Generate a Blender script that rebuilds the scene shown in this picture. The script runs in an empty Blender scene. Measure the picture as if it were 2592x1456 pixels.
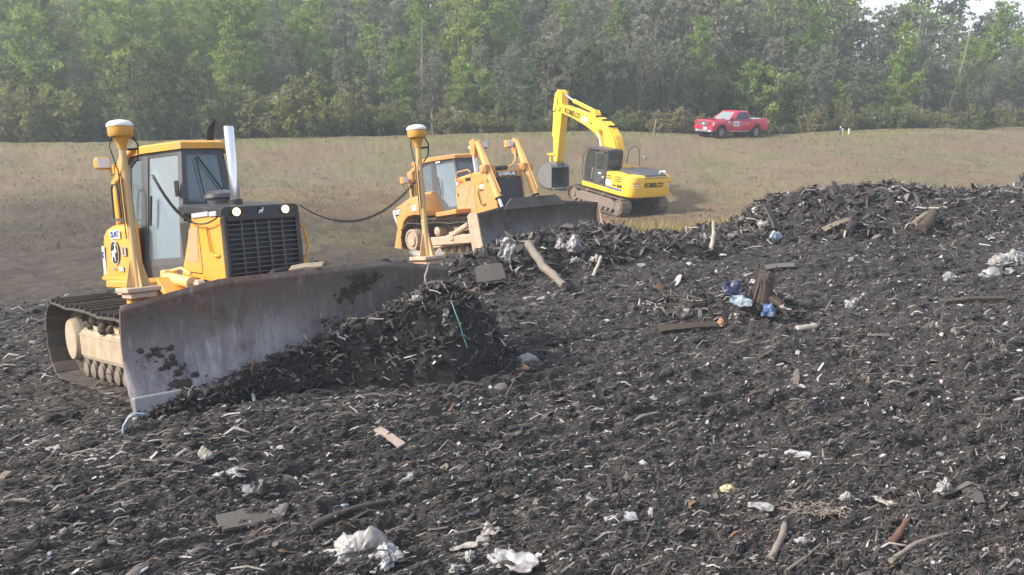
import bpy, bmesh, math, random
import numpy as np
from mathutils import Vector, Matrix, Euler
random.seed(7); rng = np.random.default_rng(11)
SC = bpy.context.scene; COL = SC.collection; PI = math.pi
F_PX, CX_PX, CY_PX, CAM_H, PITCH = 2150.0, 1296.0, 728.0, 3.9, math.radians(15)

# ---------------------------------------------------------------- helpers
def link(o, parent=None):
    COL.objects.link(o)
    if parent is not None: o.parent = parent
    return o
def tag(o, label=None, cat=None, group=None, kind=None):
    if label: o['label'] = label
    if cat: o['category'] = cat
    if group: o['group'] = group
    if kind or cat: o['kind'] = kind or 'thing'
    return o
def empty(name, label, cat, loc=(0, 0, 0), rot=(0, 0, 0), group=None):
    o = bpy.data.objects.new(name, None); link(o)
    o.location = loc; o.rotation_euler = rot; o.empty_display_size = .3
    return tag(o, label, cat, group)
def copy_tree(o, parent=None):
    c = o.copy(); COL.objects.link(c); c.parent = parent
    for ch in list(o.children): copy_tree(ch, c)
    return c

class MB:
    """collects shapes into one bmesh; build() links them as one mesh object"""
    def __init__(s): s.bm = bmesh.new()
    def _bev(s, geom_edges, w, seg=1):
        if w > 0: bmesh.ops.bevel(s.bm, geom=list(geom_edges), offset=w, segments=seg, affect='EDGES', profile=.6, clamp_overlap=True)
    def face(s, pts):
        return s.bm.faces.new([s.bm.verts.new(p) for p in pts])
    def box(s, x0, x1, y0, y1, z0, z1, bev=0, M=None, seg=1):
        vs = [s.bm.verts.new((x, y, z)) for x in (x0, x1) for y in (y0, y1) for z in (z0, z1)]
        fs = [(0, 1, 3, 2), (4, 6, 7, 5), (0, 4, 5, 1), (2, 3, 7, 6), (0, 2, 6, 4), (1, 5, 7, 3)]
        F = [s.bm.faces.new([vs[i] for i in f]) for f in fs]
        if M is not None:
            for v in vs: v.co = M @ v.co
        if bev: s._bev({e for f in F for e in f.edges}, bev, seg)
        return s
    def bar(s, p, q, w, h, bev=0, up=(0, 0, 1)):
        p, q = Vector(p), Vector(q); d = q - p; L = d.length; d.normalize()
        u = Vector(up)
        if abs(d.dot(u)) > .98: u = Vector((1, 0, 0))
        y = u.cross(d).normalized(); z = d.cross(y)
        M = Matrix.Translation(p) @ Matrix((d, y, z)).transposed().to_4x4()
        return s.box(0, L, -w/2, w/2, -h/2, h/2, bev, M)
    def prism(s, prof, ax, lo, hi, bev=0, seg=1):
        """prof: 2D outline; ax 'y': (x,z), 'x': (y,z), 'z': (x,y); lo/hi may be functions of the outline index"""
        def P(a, b, c): return {'y': (a, c, b), 'x': (c, a, b), 'z': (a, b, c)}[ax]
        A = [s.bm.verts.new(P(a, b, lo)) for a, b in prof]; B = [s.bm.verts.new(P(a, b, hi)) for a, b in prof]
        n = len(prof); F = [s.bm.faces.new(A), s.bm.faces.new(B[::-1])]
        for i in range(n): F.append(s.bm.faces.new((A[i], B[i], B[(i+1) % n], A[(i+1) % n])))
        bmesh.ops.recalc_face_normals(s.bm, faces=F)
        if bev: s._bev({e for f in F for e in f.edges}, bev, seg)
        return s
    def loft(s, rings, closed=True, caps=True):
        R = [[s.bm.verts.new(p) for p in r] for r in rings]; n = len(R[0]); F = []
        for a, b in zip(R, R[1:]):
            for i in range(n if closed else n-1):
                F.append(s.bm.faces.new((a[i], a[(i+1) % n], b[(i+1) % n], b[i])))
        if caps and closed: F += [s.bm.faces.new(R[0][::-1]), s.bm.faces.new(R[-1])]
        bmesh.ops.recalc_face_normals(s.bm, faces=F)
        return s
    def tube(s, path, r, n=10, caps=True):
        path = [Vector(p) for p in path]; rings = []; up = None
        rr = r if isinstance(r, (list, tuple)) else [r]*len(path)
        for i, p in enumerate(path):
            d = (path[min(i+1, len(path)-1)] - path[max(i-1, 0)])
            if d.length < 1e-9: d = Vector((0, 0, 1))
            d.normalize()
            if up is None: up = d.orthogonal().normalized()
            u = (up - d*up.dot(d))
            u = u.normalized() if u.length > 1e-6 else d.orthogonal().normalized()
            up = u; w = d.cross(u)
            rings.append([p + (u*math.cos(2*PI*k/n) + w*math.sin(2*PI*k/n))*rr[i] for k in range(n)])
        return s.loft(rings, True, caps)
    def cyl(s, p, q, r, r2=None, n=20):
        return s.tube([p, q], [r, r if r2 is None else r2], n)
    def lathe(s, prof, p, d=(0, 0, 1), n=24):
        """prof: list of (radius, distance along d) from p"""
        p, d = Vector(p), Vector(d).normalized(); u = d.orthogonal().normalized(); w = d.cross(u)
        return s.loft([[p + d*h + (u*math.cos(2*PI*k/n) + w*math.sin(2*PI*k/n))*max(r, 1e-4) for k in range(n)] for r, h in prof])
    def build(s, name, mat, parent=None, smooth=32, loc=None):
        me = bpy.data.meshes.new(name)
        bmesh.ops.recalc_face_normals(s.bm, faces=s.bm.faces[:])
        if smooth:
            for f in s.bm.faces: f.smooth = True
            a = math.radians(smooth)
            for e in s.bm.edges:
                if len(e.link_faces) == 2 and e.calc_face_angle(0) > a: e.smooth = False
        s.bm.to_mesh(me); s.bm.free()
        if mat is not None: me.materials.append(mat)
        o = bpy.data.objects.new(name, me); link(o, parent)
        if loc: o.location = loc
        return o

def np_mesh(name, V, Fq, mat, parent=None, col=None, smooth=False, attrs=None):
    """fast mesh from numpy arrays; Fq (n,3) or (n,4) ints"""
    me = bpy.data.meshes.new(name); V = np.ascontiguousarray(V, np.float32); Fq = np.ascontiguousarray(Fq, np.int32)
    me.vertices.add(len(V)); me.vertices.foreach_set('co', V.ravel())
    n, k = Fq.shape
    me.loops.add(n*k); me.loops.foreach_set('vertex_index', Fq.ravel())
    me.polygons.add(n); me.polygons.foreach_set('loop_start', np.arange(0, n*k, k, dtype=np.int32))
    me.update(calc_edges=True)
    if smooth: me.polygons.foreach_set('use_smooth', np.ones(n, bool))
    if col is not None:
        a = me.attributes.new('Col', 'FLOAT_COLOR', 'POINT')
        c = np.ones((len(V), 4), np.float32); c[:, :3] = col; a.data.foreach_set('color', c.ravel())
    for an, av in (attrs or {}).items():
        a = me.attributes.new(an, 'FLOAT', 'POINT'); a.data.foreach_set('value', np.ascontiguousarray(av, np.float32))
    me.materials.append(mat); me.update()
    return link(bpy.data.objects.new(name, me), parent)

# ---------------------------------------------------------------- materials
class NT:
    def __init__(s, name):
        s.m = bpy.data.materials.new(name); s.m.use_nodes = True; s.t = s.m.node_tree; s.t.nodes.clear()
        s.out = s.n('ShaderNodeOutputMaterial')
    def n(s, typ, **kw):
        x = s.t.nodes.new(typ)
        for k, v in kw.items():
            if k.startswith('i_'): x.inputs[k[2:].replace('_', ' ')].default_value = v
            else: setattr(x, k, v)
        return x
    def l(s, a, b): s.t.links.new(a, b)
    def noise(s, scale, detail=6, rough=.6, vec=None, stretch=None):
        x = s.n('ShaderNodeTexNoise'); x.inputs['Scale'].default_value = scale; x.inputs['Detail'].default_value = detail; x.inputs['Roughness'].default_value = rough
        if vec is None:
            if not hasattr(s, 'tc'): s.tc = s.n('ShaderNodeTexCoord')
            vec = s.tc.outputs['Object']
        if stretch:
            mp = s.n('ShaderNodeMapping'); mp.inputs['Scale'].default_value = stretch; s.l(vec, mp.inputs['Vector']); vec = mp.outputs['Vector']
        s.l(vec, x.inputs['Vector']); return x.outputs['Fac']
    def ramp(s, fac, stops, interp='LINEAR'):
        r = s.n('ShaderNodeValToRGB'); r.color_ramp.interpolation = interp; e = r.color_ramp.elements
        while len(e) < len(stops): e.new(.5)
        for i, (p, c) in enumerate(stops):
            e[i].position = p; e[i].color = (c, c, c, 1) if isinstance(c, (int, float)) else (*c, 1)
        s.l(fac, r.inputs['Fac']); return r.outputs['Color']
    def mix(s, fac, a, b, mode='MIX'):
        x = s.n('ShaderNodeMix', data_type='RGBA', blend_type=mode)
        for sock, v in ((x.inputs[0], fac), (x.inputs[6], a), (x.inputs[7], b)):
            if hasattr(v, 'links') or hasattr(v, 'is_linked'): s.l(v, sock)
            else: sock.default_value = v if not isinstance(v, tuple) else (*v, 1)
        return x.outputs[2]
    def math(s, op, a, b=0.5, clamp=False):
        x = s.n('ShaderNodeMath', operation=op, use_clamp=clamp)
        for sock, v in ((x.inputs[0], a), (x.inputs[1], b)):
            if hasattr(v, 'is_linked'): s.l(v, sock)
            else: sock.default_value = v
        return x.outputs[0]
    def bsdf(s, col, rough=.5, metal=0, bump=None, bstr=.3, bdist=.01, spec=.5, coat=0, alpha=None):
        b = s.n('ShaderNodeBsdfPrincipled')
        for k, v in (('Base Color', col), ('Roughness', rough), ('Metallic', metal)):
            if hasattr(v, 'is_linked'): s.l(v, b.inputs[k])
            else: b.inputs[k].default_value = (*v, 1) if isinstance(v, tuple) else v
        b.inputs['Specular IOR Level'].default_value = spec
        b.inputs['Coat Weight'].default_value = coat
        if bump is not None:
            u = s.n('ShaderNodeBump'); u.inputs['Strength'].default_value = bstr; u.inputs['Distance'].default_value = bdist
            s.l(bump, u.inputs['Height']); s.l(u.outputs['Normal'], b.inputs['Normal'])
        s.l(b.outputs[0], s.out.inputs['Surface']); return b

def paint(name, col, dirt=(.22, .16, .10), amt=.5, rough=.42, sc=2.2, coat=.15, metal=0):
    t = NT(name)
    big = t.noise(sc, 8, .68); fine = t.noise(sc*14, 5, .6)
    m = t.ramp(t.math('ADD', t.math('MULTIPLY', big, .62), t.math('MULTIPLY', t.noise(1.0, 6, .65, None, (9, 9, 1.1)), .38)), [(.45, 0.0), (.66, amt)])
    m2 = t.ramp(fine, [(.55, 0.0), (.75, amt*.55)])
    c = t.mix(m, col, dirt); c = t.mix(m2, c, tuple(x*.8 for x in dirt))
    c = t.mix(.12, c, t.mix(fine, tuple(x*.75 for x in col), tuple(min(1, x*1.15) for x in col)))
    r = t.math('ADD', t.math('MULTIPLY', m, .45), rough, True)
    t.bsdf(c, r, metal, fine, .12, .004, .4, coat)
    return t.m
def simple(name, col, rough=.6, metal=0, var=.35, sc=6, bump=.15, bd=.006, spec=.4):
    t = NT(name); f = t.noise(sc, 7, .65)
    c = t.mix(f, tuple(x*(1-var) for x in col), tuple(min(1, x*(1+var)) for x in col))
    t.bsdf(c, rough, metal, t.noise(sc*6, 5, .6), bump, bd, spec)
    return t.m
def glass(name, tint=(.55, .62, .66), dust=.35, sheen_col=(.42, .50, .56)):  # diffuse layer paints a pale sky reflection into the pane colour
    t = NT(name)
    tr = t.n('ShaderNodeBsdfTransparent'); tr.inputs[0].default_value = (*tint, 1)
    df = t.n('ShaderNodeBsdfDiffuse'); t.l(t.mix(t.noise(3, 6, .6), tuple(x*.8 for x in sheen_col), tuple(min(1, x*1.2) for x in sheen_col)), df.inputs[0])
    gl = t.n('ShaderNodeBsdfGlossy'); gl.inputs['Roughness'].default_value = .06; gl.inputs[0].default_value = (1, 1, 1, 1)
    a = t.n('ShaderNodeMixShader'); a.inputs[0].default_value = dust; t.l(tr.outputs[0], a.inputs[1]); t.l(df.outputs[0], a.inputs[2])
    fr = t.n('ShaderNodeFresnel'); fr.inputs[0].default_value = 1.6
    b = t.n('ShaderNodeMixShader'); t.l(fr.outputs[0], b.inputs[0]); t.l(a.outputs[0], b.inputs[1]); t.l(gl.outputs[0], b.inputs[2])
    t.l(b.outputs[0], t.out.inputs['Surface']); return t.m
def emit(name, col, strg):
    t = NT(name); e = t.n('ShaderNodeEmission'); e.inputs[0].default_value = (*col, 1); e.inputs[1].default_value = strg
    t.l(e.outputs[0], t.out.inputs['Surface']); return t.m

M = {}
M['deere'] = paint('deere_yellow', (.64, .30, .028), (.33, .24, .13), .75, coat=.1)
M['cat'] = paint('cat_yellow', (.54, .265, .075), (.36, .23, .14), .75, coat=.08)
M['kob'] = paint('lemon_yellow', (.80, .50, .03), (.48, .36, .15), .45, coat=.2)
M['mast'] = paint('mast_paint', (.50, .33, .14), (.42, .33, .25), .8, .6)
M['dusty'] = paint('dusty_steel', (.42, .35, .26), (.13, .10, .08), .8, .75, 3)
M['pinkdust'] = paint('dust_caked_steel', (.46, .33, .25), (.20, .15, .12), .7, .8, 4)
M['black'] = paint('black_panel', (.022, .023, .027), (.12, .10, .09), .35, .4)
M['char'] = paint('charcoal_frame', (.055, .058, .068), (.14, .12, .11), .35, .5)
M['track'] = paint('track_steel', (.055, .050, .047), (.16, .125, .095), .8, .6, 5, metal=.2)
M['excatrack'] = paint('muddy_track', (.15, .125, .11), (.24, .18, .14), .9, .75, 5)
M['rubber'] = simple('rubber', (.022, .022, .024), .75, 0, .3)
M['chrome'] = simple('polished_steel', (.75, .76, .80), .16, 1, .08, 3, .03)
M['bit'] = simple('scoured_edge', (.26, .26, .285), .5, .4, .4, 5); M['steel'] = simple('worn_steel', (.42, .43, .47), .42, .7, .25, 4)
M['white'] = simple('white_plastic', (.72, .72, .72), .45, 0, .10)
M['decalwhite'] = simple('white_decal', (.80, .80, .80), .5, 0, .04)
M['decalblack'] = simple('black_decal', (.015, .015, .017), .5, 0, .1)
M['decalred'] = simple('red_decal', (.55, .07, .03), .5, 0, .1)
M['decalorange'] = simple('orange_decal', (.80, .20, .05), .5, 0, .1)
M['decalblue'] = simple('blue_decal', (.05, .08, .28), .5, 0, .1)
M['decalgrey'] = simple('grey_decal', (.35, .36, .40), .5, 0, .1)
M['seat'] = simple('seat_vinyl', (.03, .032, .04), .7, 0, .2)
M['interior'] = simple('cab_interior', (.045, .05, .065), .7, 0, .3)
M['cyan'] = simple('pale_cyan_plastic', (.30, .68, .70), .4, 0, .06)
M['glass'] = glass('painted_sheen_glass', (.48, .55, .60), .30, (.34, .44, .52))
M['doorglass'] = glass('painted_sheen_door_glass', (.50, .57, .63), .62, (.25, .33, .39))  # strong blue-grey sky reflection on the doors, painted as diffuse colour
M['clearglass'] = glass('clear_glass', (.90, .94, .92), .05, (.45, .5, .48))
M['lampon'] = emit('lit_lamp', (1.0, .55, .20), 4.0)
M['lens'] = simple('lamp_lens', (.62, .64, .70), .15, 0, .1)
M['mesh'] = simple('radiator_screen', (.05, .05, .06), .55, .2, .4, 90, .6, .004)
M['perf'] = simple('perforated_guard', (.42, .27, .15), .6, .1, .25, 110, .7, .004)

def blade_mat(name, rust=True, k=1.0):
    t = NT(name); tc = t.n('ShaderNodeTexCoord'); t.tc = tc
    sx = t.n('ShaderNodeSeparateXYZ'); t.l(tc.outputs['Object'], sx.inputs[0])
    str_ = t.ramp(t.noise(1.0, 8, .68, None, (7, 6.5, .6)), [(.36, 0.0), (.64, 1.0)]); blot = t.ramp(t.noise(1.6, 8, .7), [(.30, 0.0), (.70, 1.0)]); fine = t.noise(26, 5, .6); scr = t.noise(1.0, 6, .7, None, (14, 16, 2.2))
    zz = t.math('ADD', sx.outputs['Z'], t.math('MULTIPLY', t.math('SUBTRACT', blot, .5), .55))
    zz = t.math('ADD', zz, t.math('MULTIPLY', t.math('SUBTRACT', str_, .5), .40))
    steel = t.mix(str_, (.145*k, .133*k, .15*k), (.315*k, .292*k, .315*k))
    tan = (.175*k, .15*k, .135*k); red = (.22, .10, .065)
    c = t.mix(t.ramp(zz, [(.45, 0.0), (.95, .9)]), steel, tan)
    if rust:
        yy = t.math('ADD', zz, t.math('MULTIPLY', t.math('ADD', sx.outputs['Y'], .2), -.13))
        c = t.mix(t.ramp(t.math('MULTIPLY', yy, .5), [(.56, 0.0), (.70, .55)]), c, red)
    c = t.mix(t.ramp(blot, [(.66, 0.0), (.92, .75)]), c, (.07, .058, .055)); c = t.mix(t.ramp(scr, [(.56, 0.0), (.66, .6)]), c, (.36*k, .345*k, .36*k)); c = t.mix(t.ramp(scr, [(.32, .6), (.42, 0.0)]), c, (.07, .062, .06))
    c = t.mix(t.ramp(fine, [(.45, 0.0), (.8, .35)]), c, (.09, .08, .08))
    t.bsdf(c, t.ramp(blot, [(.3, .38), (.7, .75)]), .45, fine, .15, .004, .5)
    return t.m
M['blade'] = blade_mat('scoured_blade'); M['blade2'] = blade_mat('scoured_blade_dark', False, .55)

# ---------------------------------------------------------------- generic shapes
def text(name, s, size, mat, parent, loc, right, up, shear=0, bold=0, depth=.003, sx=1.0, align='CENTER'):
    cu = bpy.data.curves.new(name, 'FONT'); cu.body = s; cu.size = size; cu.extrude = depth; cu.shear = shear; cu.offset = bold
    cu.align_x = align; cu.align_y = 'CENTER'; cu.resolution_u = 3
    o = bpy.data.objects.new(name, cu); COL.objects.link(o)
    bpy.context.view_layer.update()
    me = bpy.data.meshes.new_from_object(o.evaluated_get(bpy.context.evaluated_depsgraph_get()))
    bpy.data.objects.remove(o); bpy.data.curves.remove(cu)
    me.name = name; me.materials.clear(); me.materials.append(mat)
    r = Vector(right).normalized(); u = Vector(up); u = (u - r*u.dot(r)).normalized(); n = r.cross(u)
    mt = Matrix.Translation(loc) @ Matrix((r, u, n)).transposed().to_4x4() @ Matrix.Diagonal((sx, 1, 1, 1))
    me.transform(mt)
    return link(bpy.data.objects.new(name, me), parent)
def panel(name, mat, parent, c, right, up, w, h, t=.006):
    """thin plate centred on c"""
    r = Vector(right).normalized(); u = Vector(up); u = (u - r*u.dot(r)).normalized(); n = r.cross(u)
    mt = Matrix.Translation(c) @ Matrix((r, u, n)).transposed().to_4x4()
    return MB().box(-w/2, w/2, -h/2, h/2, -t/2, t/2, 0, mt).build(name, mat, parent, 0)
def quad_frame(mb, q, fw, t, n):
    """frame of width fw inside quad q (bl, br, tr, tl), thickness t along -n; fw number or (l, r, b, t)"""
    q = [Vector(p) for p in q]; l, r, b, tp = fw if isinstance(fw, tuple) else (fw,)*4
    def pt(u, v): return (q[0]*(1-u)+q[1]*u)*(1-v) + (q[3]*(1-u)+q[2]*u)*v
    W = ((q[1]-q[0]).length+(q[2]-q[3]).length)/2; H = ((q[3]-q[0]).length+(q[2]-q[1]).length)/2
    inn = [pt(l/W, b/H), pt(1-r/W, b/H), pt(1-r/W, 1-tp/H), pt(l/W, 1-tp/H)]
    for i in range(4):
        j = (i+1) % 4; a = [q[i], q[j], inn[j], inn[i]]
        mb.loft([a, [p - n*t for p in a]])
    return inn
def window(parent, q, fw, mat, gmat, name='window', pane='pane', t=.05, proud=0.0):
    """framed pane on quad q (bl, br, tr, tl seen from outside)"""
    q = [Vector(p) for p in q]; n = (q[1]-q[0]).cross(q[3]-q[0]).normalized()
    q = [p + n*proud for p in q]
    mb = MB(); inn = quad_frame(mb, q, fw, t, n); o = mb.build(name, mat, parent, 0)
    g = MB(); a = [p - n*t*.35 for p in inn]; g.loft([a, [p - n*.012 for p in a]]); g.build(pane, gmat, o, 0)
    return o

def make_track(parent, yc, w, sp, idl, zsag, npads, mat, th=.03, gh=.05, front_top=None, name='track'):
    """endless track: sp/idl = (x, z, radius of the shoe path)"""
    (sx, sz, sr), (ix, iz, ir) = sp, idl; pts = []
    for k in range(13):                                   # round the rear, bottom to top
        a = -PI/2 - PI*k/12; pts.append((sx + sr*math.cos(a), sz + sr*math.sin(a)))
    tx, tz = pts[-1]; fx, fz = ix, iz + ir
    for k in range(1, 12):
        u = k/12; pts.append((tx + (fx-tx)*u, tz + (fz-tz)*u - zsag*(1-abs(math.cos(2*PI*u)))*.5))
    for k in range(13):
        a = PI/2 - PI*k/12; pts.append((ix + ir*math.cos(a), iz + ir*math.sin(a)))
    P = [Vector((x, 0, z)) for x, z in pts]; P.append(P[0].copy())
    seg = [(b-a).length for a, b in zip(P, P[1:])]; L = sum(seg); pitch = L/npads
    mb = MB()
    def at(d):
        d %= L
        for i, s_ in enumerate(seg):
            if d <= s_: return P[i].lerp(P[i+1], d/max(s_, 1e-6))
            d -= s_
        return P[0]
    for k in range(npads):
        c = at((k+.5)*pitch); t = (at((k+.5)*pitch+.04) - at((k+.5)*pitch-.04)).normalized()
        n = Vector((t.z, 0, -t.x))*-1                     # outward
        if (c - Vector(((sx+ix)/2, 0, (sz+iz)/2))).dot(n) < 0: n = -n
        mt = Matrix.Translation(c + Vector((0, yc, 0))) @ Matrix((t, Vector((0, 1, 0)), n)).transposed().to_4x4()
        mb.box(-pitch*.47, pitch*.47, -w/2, w/2, -th, 0, .006, mt)
        mb.box(-pitch*.47, -pitch*.47+.022, -w/2+.004, w/2-.004, 0, gh, .004, mt)
        mb.box(-pitch*.5, pitch*.5, -.10, -.05, -th-.07, -th, 0, mt); mb.box(-pitch*.5, pitch*.5, .05, .10, -th-.07, -th, 0, mt)
    return mb.build(name, mat, parent, 0)
def wheel_disc(name, c, r, w, mat, parent, hub=None, ax=(0, -1, 0), bolts=0):
    """short drum with a stepped outer face; ax = outward"""
    mb = MB(); h = hub or r*.5
    mb.lathe([(r*.98, -w), (r, -w+.01), (r, -.02), (r*.96, 0), (r*.80, 0), (r*.76, -.03), (h, -.03), (h*.92, .02), (h*.5, .03), (0, .03)], c, ax, 28)
    if bolts:
        a = Vector(ax); u = a.orthogonal().normalized(); v = a.cross(u)
        for k in range(bolts):
            p = Vector(c) + (u*math.cos(2*PI*k/bolts)+v*math.sin(2*PI*k/bolts))*r*.88
            mb.cyl(p - a*.01, p + a*.022, r*.05, n=6)
    return mb.build(name, mat, parent)
def helix(path, r_coil, turns, steps=10):
    """points of a coil wound round a polyline"""
    path = [Vector(p) for p in path]; n = turns*steps; out = []
    for i in range(n+1):
        u = i/n*(len(path)-1); k = min(int(u), len(path)-2); p = path[k].lerp(path[k+1], u-k); d = (path[k+1]-path[k]).normalized()
        a = d.cross(Vector((0, 0, 1))).normalized(); b = a.cross(d); t = 2*PI*i/steps
        out.append(p + (a*math.cos(t) + b*math.sin(t))*r_coil)
    return out
def sag(p, q, s, n=16):
    p, q = Vector(p), Vector(q)
    return [p.lerp(q, i/n) - Vector((0, 0, s*4*(i/n)*(1-i/n))) for i in range(n+1)]

# pixel of the photograph -> world (used to read positions off the photo before building at real depth)
def ray(px, py):
    a = (px-CX_PX)/F_PX; b = -(py-CY_PX)/F_PX
    return Vector((a, math.cos(PITCH)+b*math.sin(PITCH), -math.sin(PITCH)+b*math.cos(PITCH)))
def at_d(px, py, d):
    v = ray(px, py); return Vector((0, 0, CAM_H)) + v*(d/v.y)
# ---------------------------------------------------------------- terrain
def hash2(ix, iy, seed):
    h = (ix.astype(np.int64)*374761393 + iy.astype(np.int64)*668265263 + seed*1442695041) & 0xffffffff
    h = ((h ^ (h >> 13))*1274126177) & 0xffffffff
    return ((h ^ (h >> 16)) & 0xffff)/65535.0
def vnoise(x, y, seed=0):
    ix, iy = np.floor(x), np.floor(y); fx, fy = x-ix, y-iy
    fx = fx*fx*(3-2*fx); fy = fy*fy*(3-2*fy)
    a, b, c, d = hash2(ix, iy, seed), hash2(ix+1, iy, seed), hash2(ix, iy+1, seed), hash2(ix+1, iy+1, seed)
    return (a*(1-fx)+b*fx)*(1-fy) + (c*(1-fx)+d*fx)*fy - .5
def fbm(x, y, oct=4, seed=0, gain=.5):
    s = 0; a = 1.0
    for o in range(oct):
        s = s + a*vnoise(x*2**o, y*2**o, seed+o*17); a *= gain
    return s
def sstep(a, b, x):
    t = np.clip((x-a)/(b-a), 0, 1); return t*t*(3-2*t)
def crest_y(x): return 61 + .178*x
_cp = []
def cp(px, py, d): p = at_d(px, py, d); _cp.append((p.x, p.y, p.z))
for p in [(-9, 3, 0), (0, 2, 0), (9, 3, 0), (-5, 6, .1), (0, 6, 0), (5, 6, 0), (2, 9, 0), (6, 9, 0), (9, 9, .05), (3, 12, .0), (6, 13, .05), (10, 14, .15), (15, 14, .3), (14, 8, .15), (-14, 4, .1)]: _cp.append(p)
# under the first bulldozer (its tracks stand on this plane)
for p in [(-6.59, 11.37, -.47), (-3.74, 13.88, -.69), (-4.1, 8.59, .23), (-1.24, 11.09, .01), (-3.5, 7.95, .30), (-.6, 10.5, .10)]: _cp.append(p)
# under the second, the excavator and the pickup
for p in [(-3.67, 25.84, -2.21), (-1.11, 28.07, -2.34), (-1.21, 23.07, -1.4), (1.35, 25.3, -1.5), (.0, 21.6, -1.0), (2.7, 24.5, -1.15)]: _cp.append(p)
for p in [(7.73, 41.93, -3.56), (5.18, 40.34, -3.45), (5.42, 45.66, -3.32), (2.87, 44.08, -3.21)]: _cp.append(p)
for p in [(17.16, 65.7, -1.68), (18.2, 64.11, -1.68), (14.08, 63.68, -1.55), (15.12, 62.09, -1.55)]: _cp.append(p)
for px, py, d in [(50, 700, 19.3), (50, 600, 27.7), (50, 500, 41), (50, 450, 48), (20, 377, 54.9), (-600, 400, 49), (-600, 560, 30), (450, 600, 27), (450, 480, 43), (450, 420, 51), (450, 365, 57.2),
                  (860, 620, 21), (860, 560, 34), (860, 500, 43), (860, 430, 52.5), (860, 357, 59.2), (1400, 420, 55), (1200, 352, 60.6), (1500, 342, 62.2), (1750, 480, 48.6), (1750, 420, 55.8), (1760, 540, 39),
                  (2200, 440, 50), (2200, 400, 55.5), (2200, 330, 67.2), (2550, 420, 54), (2550, 370, 61), (2590, 321, 70), (3100, 400, 55), (3100, 310, 75)]: cp(px, py, d)
for p in [(1.2, 16.2, .15), (4.6, 18.0, .05), (8, 18, .1), (7.5, 21.5, .3), (11.5, 22, .45), (14.5, 23.5, .3), (20, 24, .3), (11, 18, .15), (3.5, 21.5, -.6), (6, 24, -1.0), (10, 27, -1.2), (16, 28, -1.0), (23, 31, -1.2)]: _cp.append(p)
_cp = np.array(_cp)
def _tps(r2): return np.where(r2 > 1e-9, r2*np.log(r2+1e-12), 0)
def _fit():
    n = len(_cp); X = _cp[:, :2]/30; r2 = ((X[:, None]-X[None])**2).sum(-1)
    K = _tps(r2)+np.eye(n)*2e-4; Pm = np.c_[np.ones(n), X]
    A = np.block([[K, Pm], [Pm.T, np.zeros((3, 3))]]); return np.linalg.solve(A, np.r_[_cp[:, 2], 0, 0, 0])
_w = _fit()
def base_h(x, y):
    x = np.asarray(x, float); y = np.asarray(y, float); out = np.empty(x.shape).ravel(); xs, ys = x.ravel(), y.ravel()
    yc = crest_y(xs)
    for i in range(0, len(xs), 40000):
        xx = np.clip(xs[i:i+40000], -46, 50); yy = np.minimum(ys[i:i+40000], crest_y(xx)+1.5); yy = np.maximum(yy, 1.5)
        X = np.c_[xx, yy]/30
        r2 = ((X[:, None]-_cp[None, :, :2]/30)**2).sum(-1)
        out[i:i+40000] = _tps(r2) @ _w[:-3] + _w[-3] + X @ _w[-2:]
    s = ys - yc - 1.5                                       # beyond the crest: ditch, then rising woodland
    left = sstep(40, -45, xs)
    rise = np.clip(s-9, 0, 140)*(.05+.11*left)
    z = out - .9*sstep(0, 5, s) + rise
    out = np.where(s > 0, z, out)
    far = sstep(170, 320, np.hypot(xs, ys)); out = out*(1-far) + far*(2+6*left)
    return out.reshape(x.shape)
# waste <-> field boundary (the tip's back edge, seen from above)
EDGE = np.array([(-60, 10), (-25, 12.5), (-10, 15), (-5.5, 17.5), (-1, 18.5), (1.5, 19.5), (4.5, 20.3), (7, 21.8), (12, 24), (16, 26), (25, 29), (60, 36)], float)
def waste(x, y):
    e = np.interp(x, EDGE[:, 0], EDGE[:, 1]); n = fbm(x/3.1, y/3.1, 3, 5)*2.4
    w = np.interp(x, [-30, -6, 0, 5, 30], [13, 9, 3.0, 1.0, 1.0])
    return 1-sstep(-.6, 1, (y-e+n)/w)
def rot(x, y, a): c, s = math.cos(a), math.sin(a); return x*c+y*s, -x*s+y*c
def detail_h(x, y, w=None):
    r = np.hypot(x, y); w = waste(x, y) if w is None else w
    u, v = rot(x, y, .58)                                  # grouser marks run along u
    u = u + .25*fbm(x*.8, y*.8, 2, 40); v = v + .16*fbm(x*.9, y*.9, 3, 41)
    near = np.clip(26/np.maximum(r, 1), .2, 1)
    a = .11*fbm(u*.5, v*.9, 3, 1) + .055*fbm(u*1.3, v*3.4, 2, 2)
    ru = np.abs(fbm(u*1.7, v*5.2, 2, 3)); a = a - .075*ru + .10*(.5-np.abs(2*((v*4.0+.9*fbm(u*.22, v*.5, 2, 44)*2) % 1)-1))*(.25+.75*sstep(-.25, .2, fbm(u*.35, v*.6, 2, 45)+.05))
    a = a + np.where(r < 24, .09*np.maximum(fbm(u*3.6, v*9, 3, 4), -.16), 0) + np.where(r < 14, .045*fbm(u*13, v*20, 2, 6), 0)
    cl = vnoise(u*3.1, v*4.6, 9); a = a + .10*np.clip(cl-.28, 0, 1)     # clods
    f = .12*fbm(x*.35, y*.35, 3, 21) + .10*fbm(x*1.3, y*1.8, 3, 22) + .05*fbm(x*3.5, y*4.5, 2, 24) + .035*np.clip(vnoise(x*1.1, y*1.9, 23)-.1, 0, 1)
    beyond = sstep(-.5, 1.0, y-crest_y(x)); f = f*(1-.6*beyond)
    pad = 1.0                                                 # trodden flat under the machines
    for (mx, my, mr) in ((-3.9, 11.2, 2.0), (-1.2, 25.6, 2.0), (5.3, 43, 2.6), (16.1, 63.9, 2.5)): pad = pad*(1-.8*np.exp(-((x-mx)**2+(y-my)**2)/mr**2))
    return (a*w + f*(1-w))*pad
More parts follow.
